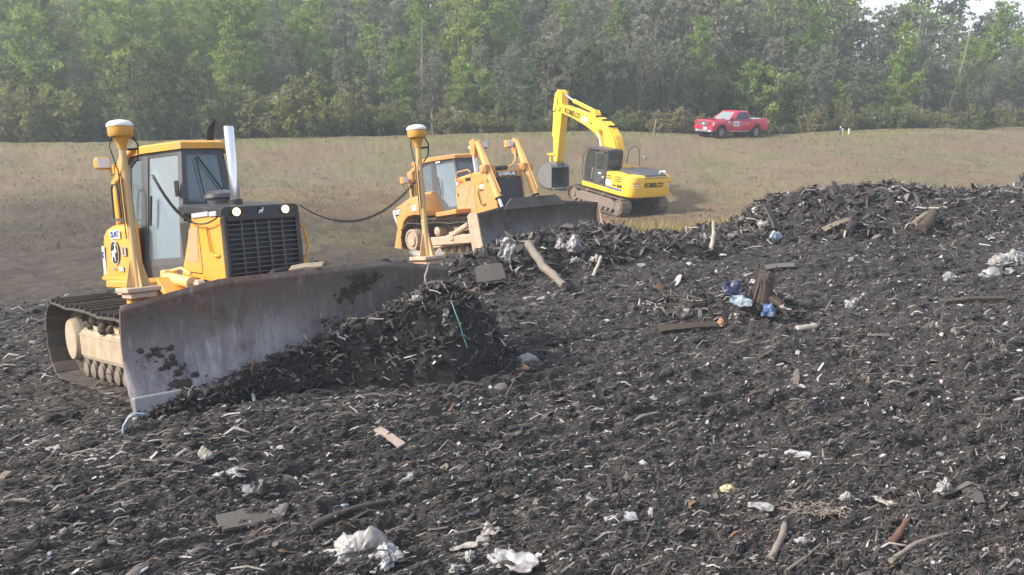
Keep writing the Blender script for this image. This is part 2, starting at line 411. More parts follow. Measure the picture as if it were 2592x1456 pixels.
def ground_h(x, y): return base_h(x, y) + detail_h(np.asarray(x, float), np.asarray(y, float))
def gz(x, y): return float(ground_h(np.array([x]), np.array([y]))[0])
def on_ground(px, py):
    """march the pixel's ray down to the ground"""
    v = ray(px, py); d = 4.0; step = .06; ds = np.arange(4.0, 80, .04)
    p = np.array([0, 0, CAM_H]) + np.outer(ds/v.y, np.array(v))
    hit = np.nonzero(p[:, 2] < ground_h(p[:, 0], p[:, 1]))[0]
    return Vector(p[hit[0]]) if len(hit) else at_d(px, py, 20)

def ground_mat():
    t = NT('ground'); tc = t.n('ShaderNodeTexCoord'); t.tc = tc; O = tc.outputs['Object']
    at = t.n('ShaderNodeAttribute', attribute_name='waste'); W = at.outputs['Fac']
    ar = t.n('ShaderNodeAttribute', attribute_name='clay'); R_ = ar.outputs['Fac']
    ag = t.n('ShaderNodeAttribute', attribute_name='verge'); G = ag.outputs['Fac']
    mp = t.n('ShaderNodeMapping'); mp.inputs['Rotation'].default_value = (0, 0, -.58); mp.inputs['Scale'].default_value = (1, 2.4, 1); t.l(O, mp.inputs[0]); D = mp.outputs[0]
    n1, n2, n3 = t.noise(1.3, 8, .62, D), t.noise(9, 8, .66, D), t.noise(38, 6, .65, D)
    soil = t.ramp(n1, [(.32, (.024, .023, .025)), (.55, (.047, .044, .045)), (.75, (.078, .072, .071))])
    soil = t.mix(t.ramp(n2, [(.40, 0.0), (.72, .75)]), soil, (.095, .086, .080))
    soil = t.mix(t.ramp(n3, [(.57, 0.0), (.66, .6)]), soil, (.020, .018, .018))
    vo = t.n('ShaderNodeTexVoronoi', feature='F1'); vo.inputs['Scale'].default_value = 23; vo.inputs['Randomness'].default_value = 1
    mv = t.n('ShaderNodeMapping'); mv.inputs['Rotation'].default_value = (0, 0, -.58); mv.inputs['Scale'].default_value = (.55, 1.5, 1); t.l(O, mv.inputs[0]); t.l(mv.outputs[0], vo.inputs['Vector'])
    sc = t.n('ShaderNodeSeparateColor'); t.l(vo.outputs['Color'], sc.inputs[0])
    fl = t.math('MULTIPLY', t.ramp(vo.outputs['Distance'], [(.22, 1.0), (.30, 0.0)]), t.ramp(sc.outputs[0], [(.90, 0.0), (.93, 1.0)]))
    fc = t.ramp(sc.outputs[1], [(0, (.20, .18, .16)), (.5, (.32, .29, .26)), (.8, (.5, .5, .52)), (1, (.22, .14, .09))])
    soil = t.mix(t.math('MULTIPLY', fl, .75), soil, fc)
    f1, f2, f3 = t.noise(.22, 6, .6), t.noise(2.2, 8, .68, None, (1, 1.6, 1)), t.noise(11, 7, .7, None, (1, 1.8, 1))
    fld = t.ramp(f1, [(.34, (.172, .122, .084)), (.50, (.180, .148, .088)), (.64, (.125, .132, .058))])
    fld = t.mix(t.ramp(f2, [(.38, 0.0), (.68, .75)]), fld, (.130, .104, .070))
    fld = t.mix(t.ramp(f3, [(.52, 0.0), (.74, .85)]), fld, (.060, .050, .036))
    fld = t.mix(t.ramp(f3, [(.26, .6), (.40, 0.0)]), fld, (.22, .185, .13))
    clay = t.mix(t.ramp(f3, [(.45, 0.0), (.7, .8)]), (.215, .105, .068), (.085, .048, .036))
    fld = t.mix(t.math('MULTIPLY', R_, t.ramp(f2, [(.3, .3), (.6, 1.0)])), fld, clay)
    am = t.n('ShaderNodeAttribute', attribute_name='mud'); fld = t.mix(t.math('MULTIPLY', am.outputs['Fac'], t.ramp(f2, [(.25, .55), (.6, 1.0)])), fld, t.mix(t.ramp(f3, [(.4, 0.0), (.68, 1.0)]), (.060, .046, .040), (.028, .024, .023)))
    fld = t.mix(G, fld, t.mix(f3, (.12, .13, .05), (.20, .19, .085)))
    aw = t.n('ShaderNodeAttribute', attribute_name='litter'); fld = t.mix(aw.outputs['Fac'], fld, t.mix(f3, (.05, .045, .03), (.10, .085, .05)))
    edge = t.math('ADD', W, t.math('MULTIPLY', t.math('SUBTRACT', f2, .5), .9))
    c = t.mix(t.ramp(edge, [(.32, 0.0), (.68, 1.0)]), fld, soil)
    hb = t.math('ADD', t.math('MULTIPLY', n2, .6), t.math('MULTIPLY', n3, .45))
    t.bsdf(c, .9, 0, hb, 1.0, .05, .3)
    return t.m
M['ground'] = ground_mat()

def build_ground():
    th = np.r_[np.linspace(-PI, -.72, 60)[:-1], np.linspace(-.72, -.58, 40)[:-1], np.linspace(-.58, .58, 980), np.linspace(.58, .72, 40)[1:], np.linspace(.72, PI, 60)[1:-1]]
    r = [.3, 1.5, 3.0, 4.2]; yy = 1470.0; 
    while r[-1] < 76:
        d = r[-1]; r.append(d + max(.0115, d*d*2.3/(F_PX*4.4)))
    while r[-1] < 3500: r.append(r[-1]*1.06)
    r = np.array(r); TH, RR = np.meshgrid(th, r); x, y = RR*np.sin(TH), RR*np.cos(TH)
    w = waste(x, y); z = base_h(x, y) + detail_h(x, y, w)
    n, m = x.shape; V = np.c_[x.ravel(), y.ravel(), z.ravel()]
    i = np.arange(n-1)[:, None]*m; j = np.arange(m)[None]; j2 = (j+1) % m
    Fq = np.stack([i+j, i+j2, i+m+j2, i+m+j], -1).reshape(-1, 4)[:, ::-1]
    cap = np.array([[0, 0, gz(0, .01)]]); 
    clay = np.clip(np.exp(-((x+5)/12)**2-((y-36)/11)**2)*1.25 + np.exp(-((x-3)/4.5)**2-((y-31)/6)**2)*1.1 + np.exp(-((x+1.5)/3)**2-((y-23)/5)**2) + .45*np.exp(-((x-12)/10)**2-((y-44)/5)**2) + fbm(x/5, y/5, 3, 77)*.7-.1, 0, 1)
    s = y-crest_y(x); verge = np.clip(.75*np.exp(-((s-.2)/.7)**2)+np.clip(fbm(x/6, y/6, 3, 90)*.8-.14, 0, .4), 0, 1)
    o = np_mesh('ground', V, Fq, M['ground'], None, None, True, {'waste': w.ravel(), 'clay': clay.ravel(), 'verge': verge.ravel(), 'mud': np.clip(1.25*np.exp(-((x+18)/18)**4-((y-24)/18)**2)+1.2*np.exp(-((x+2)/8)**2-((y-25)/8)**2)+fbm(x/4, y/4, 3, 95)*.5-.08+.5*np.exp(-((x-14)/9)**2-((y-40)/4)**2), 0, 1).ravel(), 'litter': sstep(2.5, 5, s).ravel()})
    tag(o, kind='structure'); return o
build_ground()
# ---------------------------------------------------------------- first bulldozer (local: +X ahead, +Y its left, +Z up)
def make_blade(parent, X, half, top_c, top_m, knee, mat, name='blade', wing=0.0, guard=None, nb=48):
    """curved mouldboard: top height top_c at the ends, top_m within |y|<knee; wing = how far the ends are swept ahead"""
    nv = 16; V = []; Fq = []
    def tz(y): a = abs(y); return top_m if a <= knee else top_m + (top_c-top_m)*(a-knee)/(half-knee)
    for side in (0, 1):
        for i in range(nb+1):
            y = -half + 2*half*i/nb; T = tz(y)
            for j in range(nv+1):
                v = j/nv; z = .0 + T*v
                x = X + .10*(1-v)**2 - .13*math.sin(PI*min(1, v*.95)) + .045*v**3 + wing*max(0, (abs(y)-half*.55)/(half*.45))
                V.append((x - side*(.035 if 0 < j < nv else .03), y, z))
    n = (nb+1)*(nv+1)
    for s in (0, 1):
        for i in range(nb):
            for j in range(nv):
                a = s*n + i*(nv+1)+j; q = [a, a+nv+1, a+nv+2, a+1]; Fq.append(q if s == 0 else q[::-1])
    ring = [i*(nv+1) for i in range(nb+1)] + [nb*(nv+1)+j for j in range(1, nv+1)] + [i*(nv+1)+nv for i in range(nb-1, -1, -1)] + [j for j in range(nv-1, 0, -1)]
    for a, b in zip(ring, ring[1:]+ring[:1]): Fq.append([b, a, a+n, b+n])
    me = bpy.data.meshes.new(name); me.from_pydata(V, [], Fq); me.materials.append(mat)
    for p in me.polygons: p.use_smooth = p.index < 2*nb*nv
    return link(bpy.data.objects.new(name, me), parent)

def gps_mast(parent, x, y, z, h, lean=(0, 0), flip=1):
    mb = MB(); tx, ty = x+lean[0], y+lean[1]
    mb.tube([(x, y, z), (x*.7+tx*.3, y*.7+ty*.3, z+h*.3), (tx, ty, z+h)], [.046, .042, .036], 16)
    for dx, dy in ((1, 0), (-1, 0), (0, 1), (0, -1)):
        a = .012; p = Vector((dx, dy, 0)); q = Vector((-dy, dx, 0))*a/2; b = Vector((x, y, z))
        mb.loft([[b+p*.05-q, b+p*.125-q, b+p*.055-q+Vector((0, 0, .30))], [b+p*.05+q, b+p*.125+q, b+p*.055+q+Vector((0, 0, .30))]])
    m = mb.build('mast', M['mast'], parent)
    MB().box(x-.19, x+.19, y-.17, y+.17, z-.05, z, .008).box(x-.15, x+.15, y-.13, y+.13, z-.11, z-.055, .005).build('mounting_plate', M['pinkdust'], m)
    panel('label_strip', M['mast'], m, (x-.0+.0, y-.058*flip, z+h*.62), (1, 0, 0), (0, 0, 1), .05, .5, .004)
    R_ = MB(); T = Vector((tx, ty, z+h)); R_.lathe([(.044, -.02), (.050, .03), (.070, .06), (.083, .09), (.112, .105), (.123, .125), (.123, .195), (.116, .203), (0, .203)], T)
    rc = R_.build('receiver', M['deere'], m)
    MB().lathe([(.127, .204), (.131, .220), (.126, .236), (.100, .260), (.05, .272), (0, .274)], T).build('antenna_dome', M['white'], rc)
    b = MB(); b.tube([T+Vector((.02, .11*flip, .10)), T+Vector((.03, .15*flip, .02)), T+Vector((.02, .14*flip, -.12)), T+Vector((.01, .06*flip, -.22))], .009, 6)
    b.tube([T+Vector((.02, -.1*flip, .10)), T+Vector((.02, -.13*flip, 0)), T+Vector((0, -.065*flip, -.25)), (x, y-.062*flip, z+h*.35)], .007, 6)
    b.cyl(T+Vector((0, .05*flip, -.03)), T+Vector((0, .15*flip, -.02)), .012, n=8); b.build('cable', M['rubber'], m)
    return m

def deer(parent, c, right, up, s, mdeer):
    pts = [(-.50, -.42), (-.36, -.40), (-.24, -.22), (-.10, -.16), (.05, -.20), (.12, -.42), (.20, -.40), (.16, -.14), (.24, -.02), (.34, .06), (.44, .00), (.50, .04), (.40, .16), (.34, .26), (.44, .40), (.40, .46), (.30, .30),
           (.26, .46), (.20, .46), (.22, .28), (.10, .14), (-.12, .12), (-.26, .04), (-.34, .10), (-.40, .04), (-.34, -.08), (-.40, -.24), (-.52, -.36)]
    r = Vector(right).normalized(); u = Vector(up).normalized(); n = r.cross(u); c = Vector(c)
    lo = [c + r*a*s + u*b*s*1.1 for a, b in pts]
    MB().loft([lo, [p + n*.004 for p in lo]]).build('leaping_deer_emblem', mdeer, parent, 0)

def dozer_a():
    R_ = empty('bulldozer', 'yellow bulldozer with leaping deer emblem and two lit headlights, nearest the viewer', 'bulldozer', (-3.916, 11.234, -.233), (-.059, -.185, -.84))
    Y, B, C = M['deere'], M['black'], M['char']
    # undercarriage
    for s in (-1, 1):
        yc = s*1.5
        tr = make_track(R_, yc, .80, (-1.3, .56, .53), (1.55, .50, .47), .05, 38, M['track'])
        fr = MB().box(-.95, 1.35, yc-.17*1, yc+.17, .30, .70, .03).prism([(-.95, .70), (1.2, .70), (1.0, .80), (-.6, .80)], 'y', yc-.14, yc+.14, .01).build('track_frame', M['dusty'], tr)
        MB().box(-.9, .9, yc+s*.175, yc+s*.195, .36, .66, .006).box(-.9, .9, yc+s*.176, yc+s*.20, .63, .655, .004).build('guard_plate', paint('dusty_cover', (.40, .32, .23), (.16, .12, .09), .8, .8, 3), fr)
        for k in range(7):
            x = -.85 + .34*k
            MB().lathe([(.06, -.19), (.13, -.18), (.13, .10), (.10, .11), (.10, .17), (.06, .19), (0, .19)], (x, yc, .17), (0, s, 0), 18).box(x-.07, x+.07, yc+s*.10-.05, yc+s*.10+.05, .17, .34, .01).build('track_roller', M['excatrack'], fr)
        for x in (-.35, .75): MB().lathe([(0, -.1), (.09, -.1), (.09, .12), (.05, .14), (0, .14)], (x, yc, .86), (0, s, 0), 16).build('carrier_roller', M['dusty'], fr)
        sp = MB(); sp.lathe([(0, -.2), (.40, -.2), (.40, .12), (.32, .13), (0, .13)], (-1.3, yc, .56), (0, s, 0), 26); sp.build('drive_sprocket', M['track'], tr)
        MB().lathe([(.29, 0), (.29, .10), (.27, .135), (.10, .15), (0, .15)], (-1.3, yc+s*.08, .55), (0, s, 0), 30).build('sprocket_cover', M['dusty'], tr)
        MB().lathe([(0, -.14), (.38, -.14), (.38, .10), (.30, .13), (.12, .15), (0, .15)], (1.55, yc, .50), (0, s, 0), 28).build('idler_wheel', M['track'], tr)
        mud = MB(); random.seed(5+s)
        for k in range(60):
            x = -.8+random.random()*2.0; z = .74+random.random()*.20; r = .03+random.random()*.07
            mud.lathe([(0, -r), (r*.8, -r*.5), (r, 0), (r*.7, r*.6), (0, r*.8)], (x, yc+s*(random.random()*.2-.02), z), (random.random()-.5, random.random()-.5, 1), 6)
        mud.build('caked_mud', simple('caked_mud', (.075, .062, .05), .95, 0, .4, 9, .5, .02), tr, 60)
    # main frame and deck
    MB().box(-1.75, 1.25, -.62, .62, .45, 1.05, .03).box(1.2, 1.45, -.50, .50, .55, .98, .03).build('main_frame', M['dusty'], R_)
    dk = MB()
    for s in (-1, 1): dk.box(-1.5, .35, *sorted((s*.50, s*1.12)), 1.20, 1.30, .015).prism([(.35, 1.34), (.35, 1.22), (.75, 1.02), (.80, 1.05)], 'y', *sorted((s*.55, s*1.02)), .005).box(-.55, -.25, *sorted((s*.6, s*.85)), 1.0, 1.22, .02)
    dk.build('deck', Y, R_)
    # hood
    MB().box(-.15, 1.32, -.47, .47, .95, 2.04, .02).build('engine_bay', B, R_)
    for s in (-1, 1):
        pr = [(-.17, 1.32), (1.30, 1.20), (1.335, 2.03), (.42, 2.11)]
        sp = MB().prism(pr, 'y', *sorted((s*.475, s*.505)), .008).build('side_panel', Y, R_)
        MB().prism([(.08, 1.50), (.50, 1.50), (.56, 1.93), (.28, 1.93)], 'y', *sorted((s*.505, s*.511))).build('screen', M['perf'], sp, 0)
        MB().prism([(.0, 1.36), (.58, 1.335), (.59, 1.345), (.0, 1.372)], 'y', *sorted((s*.505, s*.512))).box(.595, .605, *sorted((s*.505, s*.51)), 1.36, 1.95).build('seam', M['decalblack'], sp, 0)
        MB().tube([(.80, s*.52, 1.93), (.92, s*.535, 1.93), (1.0, s*.54, 1.60), (1.14, s*.535, 1.56), (1.22, s*.51, 1.56)], .016, 8).build('grab_handle', Y, sp)
    hd = MB()
    ring = lambda x, z, w: [(x, -w, z-.11), (x, -w, z-.03), (x, -w+.05, z), (x, w-.05, z), (x, w, z-.03), (x, w, z-.11)]
    hd.loft([ring(-.05, 2.27, .50), ring(.5, 2.235, .51), ring(1.28, 2.165, .515), ring(1.40, 2.15, .515)])
    hd.build('hood', B, R_)
    MB().box(.45, 1.0, -.526, -.51, 2.06, 2.125, .008).box(1.03, 1.26, -.526, -.51, 2.05, 2.115, .008).build('hood_vent', M['decalgrey'], R_)
    gf = MB()
    for s in (-1, 1): gf.box(1.335, 1.425, *sorted((s*.455, s*.515)), .85, 2.04, .015)
    gf.box(1.335, 1.425, -.455, .455, 1.97, 2.045, .01).box(1.335, 1.425, -.455, .455, .85, .93, .01)
    nose = gf.build('grille_frame', B, R_)
    gr = MB()
    for k in range(17): z = .955+k*.0605; gr.box(1.385, 1.412, -.455, .455, z, z+.011, .003)
    for y in (-.27, -.09, .09, .27): gr.box(1.372, 1.40, y-.007, y+.007, .93, 1.97)
    gr.build('grille', paint('grille_bar', (.10, .105, .125), (.16, .14, .12), .3, .35), R_, 0)
    MB().box(1.34, 1.345, -.455, .455, .93, 1.97).build('radiator_core', M['decalblack'], R_, 0)
    for y in (-.33, .32):
        h = MB().lathe([(.072, 0), (.072, .03), (.060, .035)], (1.395, y, 2.085), (1, 0, 0), 18).build('headlight', B, R_)
        MB().lathe([(0, .018), (.056, .018), (.045, .04), (0, .048)], (1.40, y, 2.085), (1, 0, 0), 18).build('lamp_glow', M['lampon'], h)
    pl = MB().lathe([(0, 0), (.045, 0), (.045, .008), (0, .008)], (1.403, 0, 2.085), (1, 0, 0), 20).build('nose_badge', M['decalblack'], R_)
    deer(pl, (1.412, 0, 2.085), (0, 1, 0), (0, 0, 1), .075, M['white'])
    ho = MB(); ho.tube([(1.50, -.05, 1.05), (1.56, -.10, 1.22), (1.60, .0, 1.30), (1.60, .16, 1.32), (1.58, .28, 1.24), (1.52, .34, 1.02)], .045, 10)
    ho.tube([(1.50, .02, 1.0), (1.60, .0, 1.16), (1.64, .12, 1.24), (1.62, .26, 1.12)], .03, 8).build('hydraulic_hose', M['rubber'], R_)
    MB().cyl((.95, -.12, 2.16), (.95, -.12, 2.26), .085).build('exhaust_base', B, R_)
    MB().lathe([(.062, 0), (.066, .01), (.066, .93), (.063, .94), (.052, .94), (.05, .5), (0, .5)], (.95, -.12, 2.25), (-.02, .02, 1), 24).build('exhaust_stack', M['chrome'], R_)
    MB().lathe([(.16, 0), (.17, .08), (.20, .10), (.19, .15), (.12, .20), (0, .215)], (.28, -.05, 2.22), (0, 0, 1), 26).build('air_precleaner', paint('precleaner', (.05, .05, .06), (.2, .2, .2), .3, .25), R_)
    MB().tube([(1.30, .52, 1.92), (1.28, .62, 1.84), (1.30, .66, 1.60), (1.32, .60, 1.40), (1.32, .52, 1.36)], .018, 8).build('grab_handle', Y, R_)
    # cab : plan polygons at sill and roof
    bot = [(-.22, -.43), (-.98, -.74), (-1.52, -.76), (-1.52, .76), (-.98, .74), (-.22, .43)]; top = [(-.30, -.28), (-.92, -.58), (-1.50, -.62), (-1.50, .62), (-.92, .58), (-.30, .28)]
    zb, zt = 1.46, 3.04; bp = [Vector((x, y, zb)) for x, y in bot]; tp = [Vector((x, y, zt)) for x, y in top]
    lowr = MB().loft([[Vector((x, y, 1.20)) for x, y in bot], bp]).build('cab_base', C, R_)
    def fpt(i, j, h): return bp[i].lerp(tp[i], h), bp[j].lerp(tp[j], h)
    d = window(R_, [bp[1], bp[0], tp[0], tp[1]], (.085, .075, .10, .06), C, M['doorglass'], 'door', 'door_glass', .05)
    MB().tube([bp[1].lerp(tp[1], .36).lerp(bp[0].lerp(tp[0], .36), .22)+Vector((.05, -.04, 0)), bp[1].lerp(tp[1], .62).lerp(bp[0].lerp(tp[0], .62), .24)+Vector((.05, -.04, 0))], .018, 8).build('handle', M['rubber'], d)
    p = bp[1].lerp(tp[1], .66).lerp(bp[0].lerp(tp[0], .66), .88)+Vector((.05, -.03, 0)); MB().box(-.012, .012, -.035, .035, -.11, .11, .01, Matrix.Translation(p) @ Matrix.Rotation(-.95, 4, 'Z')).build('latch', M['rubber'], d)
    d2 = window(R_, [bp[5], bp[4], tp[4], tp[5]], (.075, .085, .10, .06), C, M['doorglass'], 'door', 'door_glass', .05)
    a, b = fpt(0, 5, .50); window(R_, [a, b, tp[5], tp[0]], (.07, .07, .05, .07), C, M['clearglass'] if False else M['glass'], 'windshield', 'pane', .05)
    MB().loft([[bp[0], bp[5], b, a], [q + Vector((-.04, 0, 0)) for q in (bp[0], bp[5], b, a)]]).build('cowl', C, R_, 0)
    w = MB(); q0 = a.lerp(b, .45)+Vector((.03, 0, .02)); w.tube([q0, tp[0].lerp(tp[5], .3)+Vector((.05, 0, -.12))], .010, 6); w.tube([a.lerp(b, .95)+Vector((.03, 0, .05)), tp[0].lerp(tp[5], .35)+Vector((.04, 0, -.1))], .012, 6); w.build('wiper', M['rubber'], R_)
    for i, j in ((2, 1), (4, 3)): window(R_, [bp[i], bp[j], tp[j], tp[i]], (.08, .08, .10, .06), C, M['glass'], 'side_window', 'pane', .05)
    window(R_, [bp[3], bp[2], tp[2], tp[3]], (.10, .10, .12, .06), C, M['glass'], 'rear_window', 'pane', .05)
    rf = MB(); ro = [(-.25, -.30), (-.89, -.62), (-1.60, -.67), (-1.60, .67), (-.89, .62), (-.25, .30)]
    rf.loft([[(x, y, 3.045) for x, y in ro], [(x, y, 3.13) for x, y in ro], [(x*.96-.06, y*.93, 3.16) for x, y in ro]]); roof = rf.build('roof', Y, R_)
    for s in (-1, 1): rp = MB().prism([(-1.05, 3.12), (-1.60, 3.12), (-2.08, 2.80), (-2.02, 2.68), (-1.90, 2.70), (-1.45, 3.0)], 'y', *sorted((s*.625, s*.70)), .01).box(-2.02, -1.86, *sorted((s*.60, s*.74)), 1.3, 2.76, .015); rp.build('rollover_post', Y, R_)
    for s in (-1, 1):
        l = MB().box(-2.16, -2.02, *sorted((s*.70, s*.92)), 2.94, 3.12, .03).box(-2.1, -1.9, *sorted((s*.64, s*.72)), 2.85, 3.0, .01).build('work_light', Y, R_)
        MB().box(-2.02, -2.01, *sorted((s*.72, s*.90)), 2.96, 3.10).build('lens', M['lens'], l, 0)
    MB().tube([(-1.2, -.60, 3.14), (-1.22, -.66, 3.26)], .012, 6).lathe([(.0, 0), (.05, .004), (.055, .02), (0, .03)], (-1.22, -.66, 3.25), (0, 0, 1), 14).build('antenna_puck', M['decalgrey'], R_)
    fl = MB(); pts = [(-.95, .40, 3.14), (-.93, .40, 3.30), (-.90, .42, 3.42), (-.84, .46, 3.52)]; fl.loft([[Vector(p)+Vector((0, -e, 0)), Vector(p)+Vector((0, e, 0)), Vector(p)+Vector((.012, e, 0)), Vector(p)+Vector((.012, -e, 0))] for p, e in zip(pts, (.05, .055, .045, .012))]); fl.build('antenna_fin', M['rubber'], R_)
    MB().box(-1.25, -.75, -.26, .26, 1.45, 1.95, .06, None, 3).prism([(-1.25, 1.9), (-1.10, 1.92), (-1.22, 2.65), (-1.36, 2.62)], 'y', -.24, .24, .05, 3).build('seat', M['seat'], R_)
    MB().box(-.42, -.32, -.28, .28, 1.45, 2.10, .04).box(-1.2, -.75, .30, .42, 1.45, 2.02, .04).box(-1.2, -.75, -.42, -.30, 1.45, 2.02, .04).box(-1.45, -.3, -.40, .40, 1.40, 1.46).build('console', M['interior'], R_)
    # handrails beside the cab
    for yy, x0 in ((-.80, -1.86), (-.80, -1.28)):
        MB().tube([(x0, yy, 2.18), (x0+.03, yy, 2.60), (x0+.09, yy, 2.68), (x0+.26, yy, 2.68), (x0+.32, yy, 2.60), (x0+.34, yy, 1.5 if x0 > -1.5 else 2.18)], .014, 8).build('handrail', M['rubber'], R_)
    MB().bar((-1.95, -.82, 2.18), (-1.3, -.82, 2.15), .03, .035).build('step_bar', M['char'], R_)
    # rear fuel tank, notched round the back of the cab
    tk = MB()
    def ring(z, e, b): return [(-.90, -.92+e, z), (-2.0+b, -.94+e, z), (-2.50+2*b, -.84+e, z), (-2.62+2*b, -.3, z), (-2.62+2*b, .3, z), (-2.50+2*b, .84-e, z), (-2.0+b, .94-e, z), (-.90, .92-e, z), (-.90, .775, z), (-1.55, .775, z), (-1.55, -.775, z), (-.90, -.775, z)]
    tk.loft([ring(1.31, 0, -.06), ring(1.42, .0, -.03), ring(1.95, .03, .03), ring(2.04, .06, .07), ring(2.09, .12, .14)]); tank = tk.build('fuel_tank', Y, R_)
    MB().prism([(-.92, -.95), (-2.03, -.97), (-2.62, -.86), (-2.72, 0), (-2.62, .86), (-2.03, .97), (-.92, .95), (-.92, .76), (-1.56, .76), (-1.56, -.76), (-.92, -.76)], 'z', 1.28, 1.33, .008).build('tank_lip', Y, tank)
    yv = -.936; up = (0, -.06, 1)
    panel('number_plate', M['decalwhite'], tank, (-1.50, yv+.014, 1.95), (1, .0, 0), up, .44, .12); text('plate_text', '22-PAT', .12, M['decalblue'], tank, (-1.50, yv+.008, 1.95), (1, 0, 0), up, .1, .004)
    for nm, mt, k, rr in (('oval_badge_rim', M['decalgrey'], .0, .20), ('oval_badge', M['decalblack'], .004, .175)):
        MB().lathe([(.0, 0), (rr, 0), (rr, .006+k), (0, .006+k)], (0, 0, 0), (0, 0, 1), 28).build(nm, mt, tank).matrix_local = Matrix.Translation((-1.55, yv, 1.69)) @ Matrix.Rotation(PI/2, 4, 'X') @ Matrix.Diagonal((.95, .90, 1, 1))
    deer(tank, (-1.55, yv-.013, 1.69), (1, 0, 0), (0, 0, 1), .27, M['white'])
    panel('sticker', M['decalgrey'], tank, (-1.14, yv+.002, 1.70), (1, 0, 0), (0, 0, 1), .18, .13); text('sticker_mark', 'I', .13, M['decalblack'], tank, (-1.14, yv-.003, 1.70), (1, 0, 0), (0, 0, 1), 0, .012)
    panel('model_plate', M['decalgrey'], tank, (-1.32, yv-.006, 1.45), (1, 0, 0), (0, 0, 1), .22, .07); text('model_text', '700J', .065, M['decalwhite'], tank, (-1.32, yv-.011, 1.45), (1, 0, 0), (0, 0, 1), .2)
    text('maker_text', 'DEERE', .055, M['decalgrey'], tank, (-1.62, yv-.008, 1.45), (1, 0, 0), (0, 0, 1), .1)
    cr = Vector((.50, -.10, 0)).normalized()
    panel('white_sticker', M['decalwhite'], tank, (-2.27, -.895, 1.59), cr, (.06, -.0, 1), .40, .42); text('sticker_text', 'INC', .13, M['decalblue'], tank, (-2.27, -.902, 1.66), cr, (.06, 0, 1), 0, .006)
    MB().box(-1.9, -1.5, -.9, -.6, 1.05, 1.29, .02).build('tank_bracket', M['dusty'], tank)
    # blade and its linkage
    bl = make_blade(R_, 2.42, 2.09, 1.17, 1.335, 1.05, M['blade'])
    random.seed(3)
    MB().box(2.47, 2.55, -1.60, 1.60, -.03, .20, .008).build('cutting_edge', M['bit'], bl)
    for s in (-1, 1): MB().box(2.475, 2.56, *sorted((s*1.605, s*2.10)), -.05, .23, .01).build('end_bit', M['bit'], bl)
    g = np.random.default_rng(12); P = []
    cen = [(g.normal(.7, .5), abs(g.normal(.12, .10))+.1) for _ in range(20)] + [(g.uniform(-1.9, 0), g.uniform(.05, .25)) for _ in range(8)] + [(.55, 1.0), (.75, 1.1), (.85, 1.15), (.35, .62), (-1.75, .62), (-1.6, .45)]
    for (cy0, cz0) in cen:
        for k in range(26):
            py, zz = g.normal(cy0, .10), g.normal(cz0, .055)
            if not .02 < zz < 1.2: continue
            P.append((2.42+.10*(1-zz/1.3)**2-.13*math.sin(PI*min(1, zz/1.3*.95))+.045*(zz/1.3)**3+.004, np.clip(py, -2.0, 2.0), zz))
    P = np.array(P); V = []; Fq = []
    for (cx, cy, cz) in P:
        r = .008+.034*g.random()**2.2; b0 = len(V); m = 9
        V.append((cx+.018+r*.25, cy, cz))
        for i in range(m): a = 2*PI*i/m; rr = r*(.6+.8*g.random()); V.append((cx, cy+rr*math.cos(a)*1.3, cz+rr*math.sin(a)))
        for i in range(m): Fq.append((b0, b0+1+i, b0+1+(i+1) % m))
    tag(np_mesh('stuck_mud', V, Fq, simple('blade_mud', (.05, .043, .04), .95, 0, .3, 9, .5, .02), bl, None, True), kind='stuff')
    lk = MB()
    for s in (-1, 1): lk.bar((.2, s*.98, .55), (2.12, s*.95, .45), .16, .24, .02); lk.box(1.95, 2.16, *sorted((s*.55, s*.75)), .3, 1.1, .02)
    lk.box(2.02, 2.17, -1.7, 1.7, .25, .42, .02).box(2.02, 2.17, -1.7, 1.7, .85, 1.0, .02).bar((1.3, 0, .6), (2.12, 0, .55), .34, .26, .03).build('push_frame', Y, R_)
    for s in (-1, 1):
        cy = MB().cyl((.12, s*.80, 1.32), (.98, s*.80, 1.25), .072).cyl((.94, s*.8, 1.255), (.99, s*.8, 1.25), .08).box(.02, .16, *sorted((s*.68, s*.86)), 1.15, 1.42, .02).tube([(.3, s*.8, 1.41), (.6, s*.78, 1.44), (.95, s*.8, 1.36)], .018, 8).build('lift_cylinder', paint('tan_cylinder', (.68, .43, .16), (.4, .3, .2), .5), R_)
        MB().cyl((.98, s*.80, 1.25), (1.22, s*.80, 1.23), .036).build('rod', M['chrome'], cy); MB().cyl((1.22, s*.76, 1.23), (1.22, s*.84, 1.23), .07).bar((1.22, s*.8, 1.2), (2.14, s*.8, 1.05), .10, .10, .01).build('rod_end', M['dusty'], cy)
    for s in (-1, 1):
        gps_mast(R_, 2.30, s*1.85, 1.34 if s < 0 else 1.33, 1.45, (.0, 0), -s if s < 0 else 1)
        MB().box(2.14, 2.27, *sorted((s*1.76, s*1.94)), .8, 1.23, .015).build('mast_bracket', Y, R_)
    # coiled cords
    def cord(path, t0):
        n = len(path); k = int(n*t0); mb = MB(); mb.tube(path[k:], .010, 6) if k < n-1 else None
        mb.tube(helix(path[:k+1], .015, int(sum((Vector(b)-Vector(a)).length for a, b in zip(path[:k+1], path[1:k+1]))/.034), 8), .008, 5); mb.build('coiled_cord', M['rubber'], R_)
    cord(sag((-.42, -.66, 2.70), (1.40, -.57, 2.03), .30, 22), .58)
    pth = sag((2.27, 1.79, 2.33), (1.40, .53, 2.13), .36, 26); cord(pth, .74)
    return R_
DA = dozer_a()
h = MB(); h.lathe([(.16, 0), (.155, .02), (.13, .03), (.125, .06), (.105, .11), (.06, .145), (0, .155)], (0, 0, 0), (0, 0, 1), 24); h.box(.06, .19, -.09, .09, 0, .018, .006)
hat = h.build('hard_hat', M['cyan'], None); bpy.context.view_layer.update(); DAM = Matrix.LocRotScale(DA.location, DA.rotation_euler, None)
